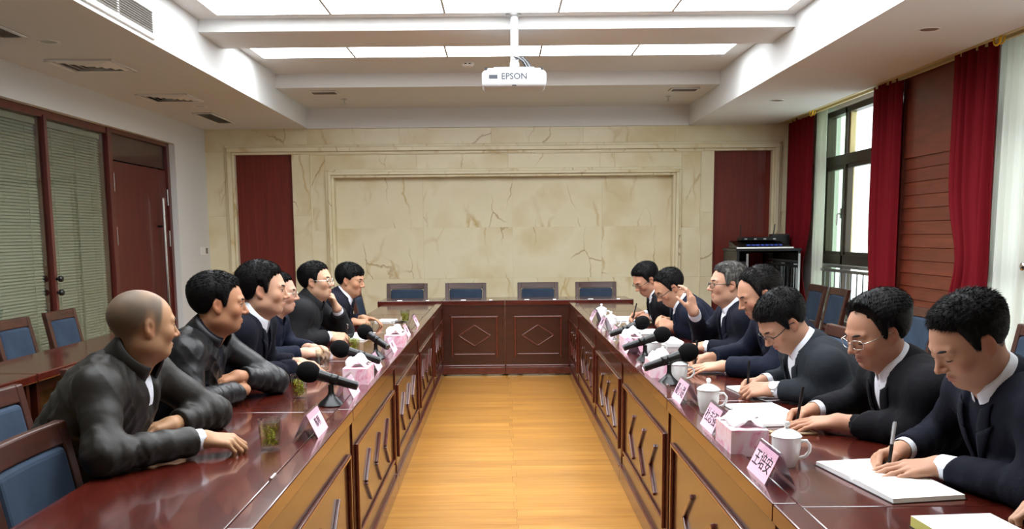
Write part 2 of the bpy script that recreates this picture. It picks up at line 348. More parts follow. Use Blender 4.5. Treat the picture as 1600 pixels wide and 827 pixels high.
# door
do = struct(empty('door_1', (XP, 9.1, 0)))
for (a, b) in ((-.74, -.655), (.72, .79)): MB().box((-.1, a, 0), (.012, b, 2.44)).build('door_post', M['reddoor'], do, bevel=.004)
MB().box((-.1, -.66, 2.40), (.008, .72, 2.44)).build('door_head', M['reddoor'], do)
MB().box((-.06, -.655, 2.16), (-.02, .72, 2.40)).build('overpanel', wood('dark_overpanel', (52, 28, 24), (64, 36, 30), (24, 2.5, 24), rough=.4), do)
lf = MB().box((-.055, -.65, .01), (-.006, .505, 2.145)).build('door_leaf', M['reddoor'], do, bevel=.003)
lf2 = MB().box((-.055, .51, .01), (-.008, .715, 2.145)).build('side_leaf', M['reddoor'], do, bevel=.003)
hd = MB().tube([(.06, .40, .55), (.06, .40, 1.84)], .017, 14).build('pull_bar', M['chrome'], do, smooth=True)
for z in (.72, 1.55): MB().tube([(-.01, .40, z), (.06, .40, z)], .012, 10).build('bar_mount', M['black'], hd, smooth=True)
for y, zs in ((-.64, (1.95, 1.45)), (.705, (1.86, 1.42))):
    for z in zs: MB().tube([(.002, y, z - .085), (.002, y, z + .085)], .007, 8).build('hinge', M['alu'], do, smooth=True)
# light switch on the pier
sw = empty('light_switch', (XL, 10.72, 1.27))
MB().box((0, -.13, -.045), (.008, .13, .045)).build('plate', M['white'], sw, bevel=.002)
for k in range(3): MB().box((.008, -.12 + k * .085, -.035), (.011, -.05 + k * .085, .035)).build('rocker', M['white'] if k < 2 else mat('grey_display', (110, 104, 98)), sw, bevel=.001)
tag(sw, 'white wall switch plate with a grey display on the white pier', 'switch')

# back wall in cream marble: slabs with open joints, niche, mouldings and two red panels
wb = struct(box('wall_back', (XL - .2, YB + .12, 0), (XR + .3, YB + .3, CZ + .1), M['cream']))
def slab(x0, x1, z0, z1, y=YB, t=.1, name='slab', m=None):
    g = .0006
    return MB().box((x0 + g, y, z0 + g), (x1 - g, y + t, z1 - g)).build(name, m or M['marble'], wb)
# frieze above (z 2.43..2.72) in long slabs
xs = [XL, -2.3, -1.2, -.1, 1.0, 2.1, 3.62]
for a, b in zip(xs, xs[1:]): slab(a, b, 2.44, 2.73)
# outer piers left and right of the red panels
for a, b in ((XL, -3.30), (3.37, 3.62)):
    slab(a, b, 0, .9); slab(a, b, .9, 1.68); slab(a, b, 1.68, 2.44)
# pilasters between red panels and the centre field
for a, b in ((-2.50, -2.285), (2.43, 2.575)):
    slab(a, b, 0, .9); slab(a, b, .9, 1.68); slab(a, b, 1.68, 2.41)
# centre field frame: left, right, top around niche
NX0, NX1, NZ1 = -2.0, 2.085, 2.125
for a, b in ((-2.275, NX0 - .1), (NX1 + .1, 2.42)):
    slab(a, b, 0, .9, YB + .008); slab(a, b, .9, 1.5, YB + .008); slab(a, b, 1.5, 2.395, YB + .008)
for a, b in zip([-2.1, -1.0, .1, 1.2], [-1.0, .1, 1.2, 2.185]): slab(a, b, NZ1 + .08, 2.395, YB + .008)
# niche back, recessed
for z0, z1 in ((0, .9), (.9, 1.52), (1.52, 2.14)):
    for a, b in zip([NX0, -.94, .15, 1.24], [-.94, .15, 1.24, NX1]): slab(a, b, z0, z1, YB + .11, .05)
def frame_run(x0, x1, z1, w, y, steps, zlow=0, rev=False):
    """stepped stone moulding round three sides; steps are (offset, width, proud)"""
    for (o, w_, pr) in steps:
        MB().prism([(x0 - o - w_, y + .12, zlow), (x0 - o, y + .12, zlow), (x0 - o, y - pr, zlow), (x0 - o - w_, y - pr, zlow)], (0, 0, zlow), (0, 0, z1 + o)).build('moulding', M['marble'], wb, bevel=.006)
        MB().prism([(x1 + o + w_, y + .12, zlow), (x1 + o, y + .12, zlow), (x1 + o, y - pr, zlow), (x1 + o + w_, y - pr, zlow)], (0, 0, zlow), (0, 0, z1 + o)).build('moulding', M['marble'], wb, bevel=.006)
        MB().box((x0 - o - w_, y - pr, z1 + o), (x1 + o + w_, y + .12, z1 + o + w_)).build('moulding', M['marble'], wb, bevel=.006)
frame_run(NX0, NX1, NZ1, .1, YB, [(0, .03, .022), (.03, .035, .055), (.065, .032, .03)])
frame_run(-3.185, 3.27, 2.405, .1, YB, [(0, .03, .016), (.03, .05, .05), (.08, .03, .026)])
MB().box((-2.30, YB - .006, 2.395), (2.44, YB + .05, 2.41)).build('moulding', M['marble'], wb, bevel=.004)
for x in (-2.285, 2.415): MB().box((x, YB - .008, 0), (x + .014, YB + .05, 2.40)).build('moulding', M['marble'], wb, bevel=.003)
for a, b in ((-3.185, -2.50), (2.575, 3.27)):
    n = 14; w = (b - a) / n
    pan = MB().box((a, YB + .07, 0), (b, YB + .1, 2.41)).build('inset_panel', M['redpanel'], wb)
    for k in range(n): MB().box((a + k * w + .0004, YB + .064, 0), (a + (k + 1) * w - .0004, YB + .07, 2.405)).build('strip', M['redpanel'], pan)

# right wall: piers and windows
wr = MB(); W1 = (8.15, 10.30); W2 = (4.35, 6.62); 
for a, b in ((W1[1], YB + .1), (W2[1], W1[0]), (YN, W2[0])): wr.box((XR, a, 0), (XR + .22, b, 2.9))
for a, b in (W1, W2): wr.box((XR, a, 2.74), (XR + .22, b, 2.9)); wr.box((XR, a, 0), (XR + .22, b, .42))
wr = struct(wr.build('wall_right', M['paint']))
def window(n, y0, y1, split):
    e = struct(empty('window_%d' % n, (XR + .1, y0, 0))); w = y1 - y0; m = M['winframe']
    def mem(name, a, b, mm=m, bev=.004): return MB().box(a, b).build(name, mm, e, bevel=bev)
    mem('frame_bar', (-.05, 0, 2.68), (.05, w, 2.75)); mem('frame_bar', (-.05, 0, 1.08), (.05, w, 1.18)); mem('frame_bar', (-.05, 0, .42), (.05, w, .48))
    for y in (0, w - .06): mem('frame_post', (-.05, y, .42), (.05, y + .06, 2.75))
    mem('transom', (-.055, 0, 2.14), (.055, w, 2.25))
    for y in split:
        mem('frame_post', (-.05, y - .035, .42), (.05, y + .02, 2.75)); mem('inner_reveal', (-.02, y - .06, 1.18), (.04, y - .035, 2.7), M['cream'], .002)
    ys = [0] + list(split) + [w]
    for i in range(len(ys) - 1):
        a, b = ys[i], ys[i + 1]; g = M['greenglass'] if (n == 2 and i == len(ys) - 2) else M['glass']
        for z0, z1 in ((2.25, 2.68), (1.18, 2.14), (.48, 1.08)): MB().box((-.006, a + .02, z0), (.006, b - .035, z1)).build('pane', g, e)
        sash = MB()
        for q in ((a + .02, a + .065), (b - .08, b - .035)): sash.box((-.04, q[0], 1.17), (.02, q[1], 2.15))
        sash.box((-.04, a + .02, 1.17), (.02, b - .035, 1.215)).box((-.04, a + .02, 2.10), (.02, b - .035, 2.15)); s = sash.build('sash', m, e, bevel=.003)
        hy = a + .05
        MB().tube([(-.05, hy, 1.62), (-.085, hy, 1.62), (-.09, hy, 1.60), (-.09, hy, 1.50)], .009, 8).box((-.055, hy - .016, 1.57), (-.04, hy + .016, 1.68)).build('handle', M['alu'], s, smooth=True)
    mem('sill', (-.16, -.0, 1.05), (.05, w, 1.08), M['alu'])
    return e
window(2, W1[0], W1[1], (.55, 1.56)); window(3, W2[0], W2[1], (.75, 1.5))
# safety railing inside the lower light of the far window
ra = empty('safety_railing', (XR - .06, W1[0], .42))
MB().box((-.015, .02, .585), (.015, 2.1, .615)).build('top_rail', M['alu'], ra); MB().box((-.015, .02, .06), (.015, 2.1, .085)).build('bottom_rail', M['alu'], ra)
rb = MB().tube([(0, 0, .08), (0, 0, .59)], .008, 8).mesh('bar', mat('rail_grey', (130, 132, 136), rough=.35, metal=.6))
for k in range(14):
    o = obj('bar', rb, ra, smooth=True); o.location = (0, .07 + k * .15, 0)
tag(ra, 'grey metal safety railing of thin upright bars below the open far window', 'railing')
# slatted mahogany pier between the windows
sp = struct(empty('wall_pier', (3.5, 7.42, 0)))
MB().box((.02, -.52, 0), (.12, .52, 2.86)).build('backing', M['slatwood'], sp); MB().box((.0, -.5, 2.05), (.03, .5, 2.86)).build('upper_board', M['slatwood'], sp, bevel=.002)
sl = MB().prism([(.0, -.5, .008), (-.013, -.5, .016), (.0, -.5, .104)][::-1] + [], (0, 0, 0), (0, 1.0, 0)).mesh('slat', M['slatwood'])
for k in range(18):
    o = obj('slat', sl, sp); o.location = (.022, 0, 2.05 - (k + 1) * .11)
MB().box((-.01, -.52, 0), (.02, -.495, 2.86)).build('edge_strip', M['slatwood'], sp); MB().box((-.01, .495, 0), (.02, .52, 2.86)).build('edge_strip', M['slatwood'], sp)
# curtains
def curtain(name, y0, y1, x, z0, z1, m, label, folds, amp, pinch=None, group=None, stripes=True):
    e = empty(name, (x, (y0 + y1) / 2, 0)); ny = folds * 12; nz = 26; vs = []; fs = []; hw = (y1 - y0) / 2
    for j in range(nz + 1):
        z = z0 + (z1 - z0) * j / nz; s = 1; sh = 0
        if pinch:
            zc, w, side = pinch; g = math.exp(-((z - zc) / .33) ** 2); s = 1 - w * g; sh = side * hw * w * g
        for i in range(ny + 1):
            t = i / ny; ph = t * folds * 2 * math.pi
            yy = (t - .5) * 2 * hw * s + sh; xx = amp * (math.sin(ph) + .35 * math.sin(2.3 * ph + 1 + z * .6)) * (.75 + .25 * math.sin(1.7 * t * folds + z)) / (.5 + .5 * s)
            vs.append((xx, yy, z))
    for j in range(nz):
        for i in range(ny): a = j * (ny + 1) + i; fs.append((a, a + 1, a + ny + 2, a + ny + 1))
    b = MB(); b._add(vs, fs); o = b.build('drape', m, e, smooth='all'); so_ = o.modifiers.new('thickness', 'SOLIDIFY'); so_.thickness = .004
    MB().box((-amp * 1.3, -hw, z1 - .075), (amp * 1.3, hw, z1 + .0)).build('heading', m, e, bevel=.01)
    return tag(e, label, 'curtain', group)
G = 'red window curtains'
curtain('window_curtain', 10.12, 10.92, 3.46, .02, 2.85, M['curtain'], 'dark red curtain in the far corner beside the equipment rack', 5, .035, (1.0, .32, 1), G)
curtain('window_curtain', 7.86, 8.42, 3.44, .02, 2.85, M['curtain'], 'dark red curtain hanging between the open far window and the slatted pier', 5, .035, (.9, .12, -1), G)
curtain('window_curtain', 6.36, 6.93, 3.43, .02, 2.85, M['curtain'], 'dark red curtain between the slatted pier and the white sheer curtain', 5, .035, (1.2, .3, -1), G)
curtain('sheer_curtain', 9.93, 10.2, 3.54, .02, 2.85, M['sheer'], 'narrow white sheer curtain bunched at the far window beside the corner curtain', 4, .018, None, 'white sheer curtains')
curtain('sheer_curtain', 6.02, 6.46, 3.52, .02, 2.85, M['sheer'], 'white sheer curtain at the right picture edge', 5, .03, None, 'white sheer curtains')
curtain('pink_curtain', 5.35, 6.03, 3.58, .02, 2.85, M['pinkcurtain'], 'sliver of pinkish curtain at the right picture edge', 5, .02)
hk = empty('tieback_hook', (3.52, 6.0, 1.19))
MB().lathe([(0, 0), (.028, .002), (.03, .008), (.024, .014), (0, .018)], 18, (-.03, 0, 0), R=Matrix.Rotation(-math.pi / 2, 3, 'Y')).build('rosette', M['chrome'], hk, smooth=True)
MB().tube([(-.03, 0, 0), (.1, 0, 0)], .006, 8).build('stem', M['chrome'], hk, smooth=True)
tag(hk, 'round chrome curtain hook at the right picture edge', 'hook')
for y, w in ((9.77, 'far window'), (6.17, 'white sheer curtain')):
    e = empty('curtain_ring', (3.318, y, 2.700))
    pts = [(0, .045 * math.cos(t), .045 * math.sin(t)) for t in np.linspace(0, 2 * math.pi, 17)[:-1]]
    MB().tube(pts, .007, 8, closed=True).build('ring', M['gold'], e, smooth=True); MB().tube([(0.03, p[1] * .8, p[2] * .8) for p in pts], .005, 8, closed=True).build('inner_ring', M['gold'], e, smooth=True)
    tag(e, 'small gold curtain ring at the soffit edge above the ' + w, 'ring', 'gold curtain rings')
tr = empty('curtain_track', (3.345, 4.2, 2.712)); MB().box((-.02, -6.5, 0), (.02, 6.7, .03)).build('rail', M['cream'], tr); MB().box((.08, -6.5, 0), (.11, 6.7, .03)).build('rail', M['cream'], tr)
tag(tr, 'cream curtain track running along the right soffit edge', 'curtain track')

# fittings in the ceiling
def vent(x0, x1, y0, y1, z, nsl, label, along='y', m=None):
    e = empty('ceiling_vent', ((x0 + x1) / 2, (y0 + y1) / 2, z)); hx, hy = (x1 - x0) / 2, (y1 - y0) / 2
    MB().box((-hx, -hy, -.002), (hx, hy, .0)).build('backing', M['dark'], e)
    f = MB(); f.box((-hx, -hy, -.012), (-hx + .025, hy, 0)).box((hx - .025, -hy, -.012), (hx, hy, 0)).box((-hx, -hy, -.012), (hx, -hy + .025, 0)).box((-hx, hy - .025, -.012), (hx, hy, 0))
    f.build('frame', m or M['white'], e, bevel=.003)
    R = Matrix.Rotation(math.radians(35), 3, 'Y' if along == 'y' else 'X')
    for k in range(nsl):
        if along == 'y':
            x = -hx + .03 + (2 * hx - .06) * (k + .5) / nsl; MB().box((x - .011, -hy + .02, -.009), (x + .011, hy - .02, -.007), R).build('slat', M['grille'], e)
        else:
            y = -hy + .03 + (2 * hy - .06) * (k + .5) / nsl; MB().box((-hx + .02, y - .011, -.009), (hx - .02, y + .011, -.007), R).build('slat', M['grille'], e)
    return tag(e, label, 'vent', 'air vents in the ceiling')
vent(-3.16, -2.98, 5.2, 5.88, SZ, 7, 'dark slatted air vent in the left soffit at the picture edge')
vent(-3.17, -2.96, 9.47, 10.28, SZ, 7, 'dark slatted air vent in the left soffit nearest the marble wall')
vent(-1.99, -1.70, 9.62, 9.82, 2.938, 7, 'small slatted air vent in the far ceiling on the left', 'x'); vent(1.80, 2.10, 9.62, 9.82, 2.938, 7, 'small slatted air vent in the far ceiling on the right', 'x')
def diffuser(x0, x1, y0, y1, label, inner):
    e = empty('air_diffuser', ((x0 + x1) / 2, (y0 + y1) / 2, SZ)); hx, hy = (x1 - x0) / 2, (y1 - y0) / 2
    f = MB(); w = .03
    f.box((-hx, -hy, -.012), (-hx + w, hy, 0)).box((hx - w, -hy, -.012), (hx, hy, 0)).box((-hx, -hy, -.012), (hx, -hy + w, 0)).box((-hx, hy - w, -.012), (hx, hy, 0)); f.build('frame', M['white'], e, bevel=.003)
    c = MB(); a = .93; q = .42; t = -.001
    o_ = [(-hx * a, -hy * a), (hx * a, -hy * a), (hx * a, hy * a), (-hx * a, hy * a)]
    for k, sc in enumerate((.9, .68, .46, .26)):
        for i in range(4):
            p0 = o_[i]; p1 = o_[(i + 1) % 4]
            c._add([(p0[0] * sc, p0[1] * sc, -.002), (p1[0] * sc, p1[1] * sc, -.002), (p1[0] * (sc - .13), p1[1] * (sc - .13), -.016), (p0[0] * (sc - .13), p0[1] * (sc - .13), -.016)], [(0, 1, 2, 3)])
    o = c.build('cone_ring', M['white'], e); o.modifiers.new('t', 'SOLIDIFY').thickness = .002
    MB().box((-hx * a, -hy * a, -.002), (hx * a, hy * a, 0)).build('backing', M['dark'] if inner else M['grille'], e)
    return tag(e, label, 'air diffuser', 'square air diffusers in the left soffit')
diffuser(-3.26, -2.77, 6.62, 7.08, 'square air diffuser in the left soffit above the second partition bay', False); diffuser(-3.25, -2.78, 8.21, 8.66, 'square air diffuser in the left soffit near the red door', True)
for x, y, s in ((-2.93, 6.04, 'left soffit near the square diffuser'), (-2.93, 9.0, 'left soffit beside the far vent'), (2.74, 5.91, 'right soffit nearest the viewer'), (2.705, 8.96, 'right soffit above the far window')):
    e = empty('downlight', (x, y, SZ)); MB().lathe([(.052, 0), (.06, -.004), (.066, -.004), (.068, 0)], 24, cap=False).build('rim', M['white'], e, smooth=True)
    MB().lathe([(.052, -.002), (.03, -.001), (.0, -.001)], 20, cap=False).build('lens', M['alu'], e, smooth=True); tag(e, 'round recessed downlight in the ' + s, 'downlight', 'downlights in the side soffits')
for x, y in ((-1.72, 10.2), (1.87, 10.2)):
    e = empty('sprinkler_head', (x, y, 2.938)); MB().lathe([(0, 0), (.03, -.001), (.03, -.006), (0, -.008)], 16).build('escutcheon', M['alu'], e, smooth=True)
    MB().tube([(0, 0, -.006), (0, 0, -.05)], .007, 8).build('stem', M['alu'], e); MB().lathe([(0, -.05), (.02, -.05), (.02, -.054), (0, -.054)], 12).build('deflector', M['alu'], e)
    tag(e, 'small sprinkler head in the far ceiling on the ' + ('left' if x < 0 else 'right'), 'sprinkler', 'ceiling sprinklers')
e = empty('smoke_detector', (-.30, 8.9, CZ)); MB().lathe([(.06, 0), (.06, -.018), (.045, -.035), (0, -.04)], 20).build('body', M['white'], e, smooth=True)
MB().box((-.03, -.062, -.02), (-.01, -.05, -.012)).box((.01, -.062, -.02), (.03, -.05, -.012)).build('slot', M['black'], e); tag(e, 'white round smoke detector on the ceiling left of the projector', 'smoke detector')
# grille in the side of the left soffit
e = empty('wall_grille', (SLX, 5.3, 2.83)); MB().box((-.002, -.8, -.085), (.003, .82, .085)).build('backing', M['dark'], e)
f = MB(); f.box((0, -.83, -.1), (.02, .85, -.07)).box((0, -.83, .07), (.02, .85, .1)).box((0, .80, -.07), (.02, .85, .07)).box((0, .26, -.07), (.014, .285, .07)).box((0, -.83, -.07), (.02, -.8, .07)); f.build('frame', M['white'], e, bevel=.003)
gs = MB().box((.0, -.81, -.001), (.02, .81, .001), Matrix.Rotation(math.radians(-30), 3, 'Y')).mesh('slat', M['grille'])
for k in range(9): o = obj('slat', gs, e); o.location = (.002, 0, -.06 + k * .015)
tag(e, 'white framed air grille in the side of the left soffit', 'grille')

# projector on its pole
M['projwhite'] = mat('projector_white', (186, 188, 190), rough=.4); M['projtext'] = mat('projector_print', (46, 50, 58), rough=.5)
pj = empty('projector', (.112, 6.98, 2.588)); pj.scale = (1.17,) * 3; PT = (CZ - 2.588) / 1.17
b = MB(); b.box((-.205, -.12, -.056), (.205, .13, .05)); b.build('housing', M['projwhite'], pj, bevel=.028, seg=4)
MB().box((-.17, -.10, .048), (.17, .11, .062)).build('top_cover', M['projwhite'], pj, bevel=.008)
MB().box((-.16, -.1215, -.008), (-.105, -.119, .017)).build('vent_grille', M['projtext'], pj)
t = obj('lettering', text_mesh('lettering', 'EPSON', .054, .0006, .0011), pj); t.data.materials.append(M['projtext']); t.rotation_euler = (math.pi / 2, 0, 0); t.location = (-.0, -.1205, .006)
MB().box((-.014, -.1215, -.052), (.014, -.119, -.046)).build('sensor', M['black'], pj)
for x in (-.175, .175): MB().tube([(x, -.06, .045), (x, -.06, .072)], .012, 10).build('foot_screw', M['black'], pj, smooth=True)
MB().box((-.13, -.06, .062), (.13, .06, .075)).box((-.025, -.03, .07), (.035, .03, .11)).build('mount_plate', M['projwhite'], pj, bevel=.004)
pole = MB().tube([(0, 0, .1), (0, 0, PT)], .026, 18).build('pole', M['projwhite'], pj, smooth=True); pole.location = (.005, .0, 0)
MB().lathe([(.026, PT - .02), (.05, PT - .012), (.05, PT)], 20).build('ceiling_flange', M['alu'], pj, smooth=True)
MB().box((-.016, -.032, .13), (.016, -.02, .165)).build('clamp', M['alu'], pj)
random.seed(3)
for k in range(5):
    pts = [(.0 + k * .004, -.03, .145 - k * .004), (.02 + k * .012, -.05, .135), (.05 + k * .012, -.055 + .004 * k, .115 - k * .003), (.075 + k * .01, -.045, .075)]
    MB().tube(pts, .004, 6).build('cable', M['cable'] if k % 2 else M['black'], pj, smooth=True)
tag(pj, 'white ceiling projector hanging on a pole in the middle of the room', 'projector')
# ------------------------------------------------------------------ conference tables
TZ = .745      # writing surface
def table_unit(label, length, depth, loc, rz, ends=(True, True), chev=True, style='chevron'):
    """local frame: x along the table (0..length), front panel faces -y at y=0, sitters at +y"""
    e = empty('conference_table', loc, rz); Ln = length; g = .0015
    MB().box((g, .062, TZ - .035), (Ln - g, depth, TZ)).build('table_top', M['table'], e, bevel=.004)
    MB().box((g, -.012, TZ - .04), (Ln - g, .052, TZ + .010)).build('edge_strip', M['table'], e, bevel=.004)
    MB().box((g, .05, TZ - .04), (Ln - g, .066, TZ - .006)).build('cable_slot', M['dark'], e)
    MB().box((g, .0, .095), (Ln - g, .03, TZ - .035)).build('front_panel', M['tableside'], e)
    MB().box((g, -.012, .0), (Ln - g, .03, .075)).build('plinth', M['mould'], e, bevel=.004); MB().box((g, -.018, .075), (Ln - g, .03, .098)).build('plinth_moulding', M['mould'], e, bevel=.006)
    MB().box((g, .03, .0), (.03, depth - .06, TZ - .035)).build('end_panel', M['tableside'], e); MB().box((Ln - .03, .03, 0), (Ln - g, depth - .06, TZ - .035)).build('end_panel', M['tableside'], e)
    MB().box((g, .028, TZ - .2), (Ln - g, .05, TZ - .035)).build('apron', M['tableside'], e)
    a, b = .09, Ln - .075; zt, zb = .585, .205
    def mo(name, lo, hi): MB().box(lo, hi).build(name, M['mould'], e, bevel=.004)
    mo('moulding', (a, -.014, zt - .009), (b, 0, zt + .009)); mo('moulding', (a + .03, -.012, zb - .008), (b - .03, 0, zb + .008))
    mo('moulding', (a, -.014, zb - .03), (a + .02, 0, zt)); mo('moulding', (b - .02, -.014, zb - .03), (b, 0, zt))
    mo('moulding', (.0 + g, -.006, .1), (.008, 0, TZ - .04))
    if style == 'chevron':
        n = 3; sp = (b - a) / 3.9
        for k in range(n):
            c = (a + b) / 2 + (k - 1) * sp
            for p, q in (((c + .07, .482), (c - .065, .365)), ((c - .065, .365), (c + .07, .255))):
                MB().bar((p[0], -.005, p[1]), (q[0], -.005, q[1]), .02, .014, up=(0, -1, 0)).build('chevron_bar', M['mould'], e, bevel=.004)
    else:
        for c in ((a + b) / 2,):
            w = .16; h = .105; zc = .395
            for p, q in (((c, zc + h), (c + w, zc)), ((c + w, zc), (c, zc - h)), ((c, zc - h), (c - w, zc)), ((c - w, zc), (c, zc + h))):
                MB().bar((p[0], -.005, p[1]), (q[0], -.005, q[1]), .014, .012, up=(0, -1, 0)).build('diamond_bar', M['mould'], e, bevel=.003)
    cl = MB(); cl.tube([(Ln * .30, .056, TZ + .008), (Ln * .30 + .05, .056, TZ + .008)], .006, 8); cl.build('slot_pull', M['chrome'], e, smooth=True)
    cl = MB(); cl.tube([(Ln * .75, .056, TZ + .008), (Ln * .75 + .03, .056, TZ + .008)], .006, 8); cl.build('slot_pull', M['chrome'], e, smooth=True)
    return tag(e, label, 'table', 'conference tables set in a U')
nth = ['nearest the viewer', 'second from the viewer', 'third from the viewer', 'fourth from the viewer', 'fifth from the viewer', 'farthest from the viewer']
DEP = .585
# left leg: front panel faces +X ; local x runs along +Y?  rotate +90deg: local +x -> +Y, local +y -> -X, front (-y) -> +X
yl = [.58, 2.03, 3.475, 4.92, 6.365, 7.81, 9.04]
for k in range(6): table_unit('red mahogany table unit in the left row, ' + nth[k], yl[k + 1] - yl[k], DEP, (-.60, yl[k], 0), math.pi / 2)
# right leg: front faces -X ; rotate -90: local +x -> -Y, local +y -> +X
yr = [.74, 2.19, 3.635, 5.08, 6.525, 7.97, 9.04]
for k in range(6): table_unit('red mahogany table unit in the right row, ' + nth[k], yr[k + 1] - yr[k], DEP, (.692, yr[k + 1], 0), -math.pi / 2)
# cross table: front faces -Y
xt = [-1.25, -.60, .04, .69, 1.34]
for k, nm in enumerate(('at the left corner', 'left of the middle joint', 'right of the middle joint', 'at the right corner')):
    t_ = table_unit('dark mahogany cross table unit at the far end, ' + nm, xt[k + 1] - xt[k], .6, (xt[k], 9.045, .018), 0, style='diamond')
# second row table by the left partition
def side_table(label, y0, y1, x0, x1):
    e = empty('side_table', ((x0 + x1) / 2, (y0 + y1) / 2, 0)); hx, hy = (x1 - x0) / 2, (y1 - y0) / 2
    MB().box((-hx, -hy, TZ - .045), (hx, hy, TZ)).build('table_top', M['table'], e, bevel=.006)
    MB().box((-hx + .04, -hy + .04, .08), (-hx + .06, hy - .04, TZ - .045)).build('back_panel', M['tableside'], e)
    for y in (-hy + .03, hy - .06): MB().box((-hx + .04, y, 0), (hx - .03, y + .03, TZ - .045)).build('end_panel', M['tableside'], e)
    MB().box((hx - .1, -hy + .06, TZ - .12), (hx - .08, hy - .06, TZ - .045)).build('apron', M['tableside'], e)
    return tag(e, label, 'table', 'side tables along the left partition')
side_table('long red mahogany side table along the left partition, near half', 2.6, 4.55, -2.83, -2.385); side_table('long red mahogany side table along the left partition, far half', 4.56, 6.5, -2.83, -2.385)

# ------------------------------------------------------------------ chairs
def make_chair():
    """faces +x, back at -x; seat centre over origin"""
    e = empty('conference_chair'); w = .23
    MB().box((-.21, -w + .01, .40), (.24, w - .01, .445)).build('seat_frame', M['chairwood'], e, bevel=.006)
    MB().box((-.19, -w + .015, .44), (.235, w - .015, .49)).build('seat', M['blue'], e, bevel=.022, seg=3)
    lean = lambda z: -.21 - max(0, z - .42) * .20
    for s in (-1, 1):
        y = s * (w - .022)
        MB().prism([(-.225, y - .022, 0), (-.185, y - .022, 0), (-.19, y - .022, .42), (lean(.9) + .018, y - .022, .895), (lean(.9) - .018, y - .022, .895), (-.232, y - .022, .42)], (0, 0, 0), (0, .044, 0)).build('back_post', M['chairwood'], e, bevel=.005)
        MB().bar((.21, y, .0), (.21, y, .42), .04, .04, up=(1, 0, 0)).build('leg', M['chairwood'], e, bevel=.005)
        MB().bar((-.2, y, .2), (.2, y, .2), .025, .03).build('stretcher', M['chairwood'], e, bevel=.003)
    n = 8; v = []
    def board(z0, z1, t, hw, crv):
        b = MB(); vs = []; 
        for i in range(n + 1):
            y = -hw + 2 * hw * i / n; c = -crv * (1 - (y / hw) ** 2)
            for z, s in ((z0, 1), (z1, 1), (z1, -1), (z0, -1)): vs.append((lean(z) + c + s * t / 2, y, z))
        fs = [(0, 1, 2, 3), (4 * n + 3, 4 * n + 2, 4 * n + 1, 4 * n)]
        for i in range(n):
            for k in range(4): a = 4 * i; fs.append((a + k, a + (k + 1) % 4, a + 4 + (k + 1) % 4, a + 4 + k))
        return b._add(vs, fs)
    board(.83, .895, .03, w - .03, .012).build('top_rail', M['chairwood'], e, bevel=.006)
    board(.54, .828, .045, w - .047, .012).build('back_cushion', M['blue'], e, bevel=.018, seg=3)
    board(.50, .535, .024, w - .04, .008).build('lower_rail', M['chairwood'], e, bevel=.004)
    return e
chair0 = make_chair(); first_chair = [True]
def chair(x, y, rz, label, group):
    o = chair0 if first_chair[0] else copy_tree(chair0); first_chair[0] = False
    o.location = (x, y, 0); o.rotation_euler = (0, 0, rz); return tag(o, label, 'chair', group)
PI = math.pi
# far end of the U, facing the viewer
for x, s in ((-1.055, 'leftmost of the four behind the cross table'), (-.396, 'second from left behind the cross table'), (.415, 'second from right behind the cross table'), (1.067, 'rightmost of the four behind the cross table')):
    chair(x, 9.79, -PI / 2, 'empty blue backed wooden chair, ' + s, 'chairs behind the cross table')
chair(-1.17, 8.22, 0, 'empty blue backed chair beside the far left table, the nearer of two', 'empty chairs at the left row'); chair(-1.13, 8.83, 0, 'empty blue backed chair beside the far left table, next to the cross table', 'empty chairs at the left row')
chair(1.22, 8.0, PI, 'empty blue backed chair beside the far right table, the nearer of two', 'empty chairs at the right row'); chair(1.26, 8.62, PI, 'empty blue backed chair beside the far right table, next to the cross table', 'empty chairs at the right row')
chair(-1.02, 2.41, 0, 'empty blue backed wooden chair at the near left table in the lower left corner', 'empty chairs at the left row')
# second row on the left
chair(-3.0, 6.0, 0, 'blue backed chair behind the side table in front of the blinds, the nearer of two', 'chairs along the partition'); chair(-3.02, 6.72, 0, 'blue backed chair behind the side table in front of the blinds, the farther of two', 'chairs along the partition')
# second row on the right along the windows
for y, x, s in ((9.1, 2.92, 'below the far window, the farther of two'), (8.52, 2.92, 'below the far window, the nearer of two'), (6.25, 2.66, 'partly hidden behind the man in glasses and black suit'), (5.6, 2.66, 'in the window row hidden behind the nearest writer'), (4.93, 2.7, 'at the right picture edge below the pink curtain')):
    chair(x, y, PI, 'blue backed wooden chair ' + s, 'chairs along the windows')

# ------------------------------------------------------------------ equipment rack in the far right corner
rk = empty('equipment_rack', (3.02, 10.45, 0)); w = .36; d = .3; h = 1.22
for sx in (-1, 1):
    MB().box((sx * w - (.03 if sx > 0 else 0), -d, .04), (sx * w + (.03 if sx < 0 else 0), d, h)).build('side_panel', M['rackblack'], rk, bevel=.004)
MB().box((-w - .01, -d - .01, h), (w + .01, d, h + .03)).build('top_panel', M['rackblack'], rk, bevel=.004); MB().box((-w, -d, .0), (w, d, .05)).build('base', M['rackblack'], rk); MB().box((-w + .03, d - .02, .05), (w - .03, d, h)).build('back_panel', M['rackblack'], rk)
for x in (-w + .12, w - .015): MB().box((x - .012, -d - .012, .06), (x + .012, -d, h - .03)).build('door_edge', M['alu'], rk)
MB().box((-w + .14, -d - .008, .06), (w - .03, -d - .002, h - .02)).build('glass_door', M['rackglass'], rk)
for k in range(6): MB().box((-w + .04, -d + .03, .12 + k * .17), (w - .04, d - .03, .25 + k * .17)).build('device', mat('rack_device', (44, 44, 48), rough=.4), rk, bevel=.003)
for k in range(3): MB().lathe([(0, 0), (.008, 0), (.008, .006), (0, .006)], 10, (w - .1, -d - .008, .8 - k * .075), R=Matrix.Rotation(math.pi / 2, 3, 'X')).build('lamp', M['alu'], rk)
tag(rk, 'black glass fronted equipment rack in the far right corner', 'rack')
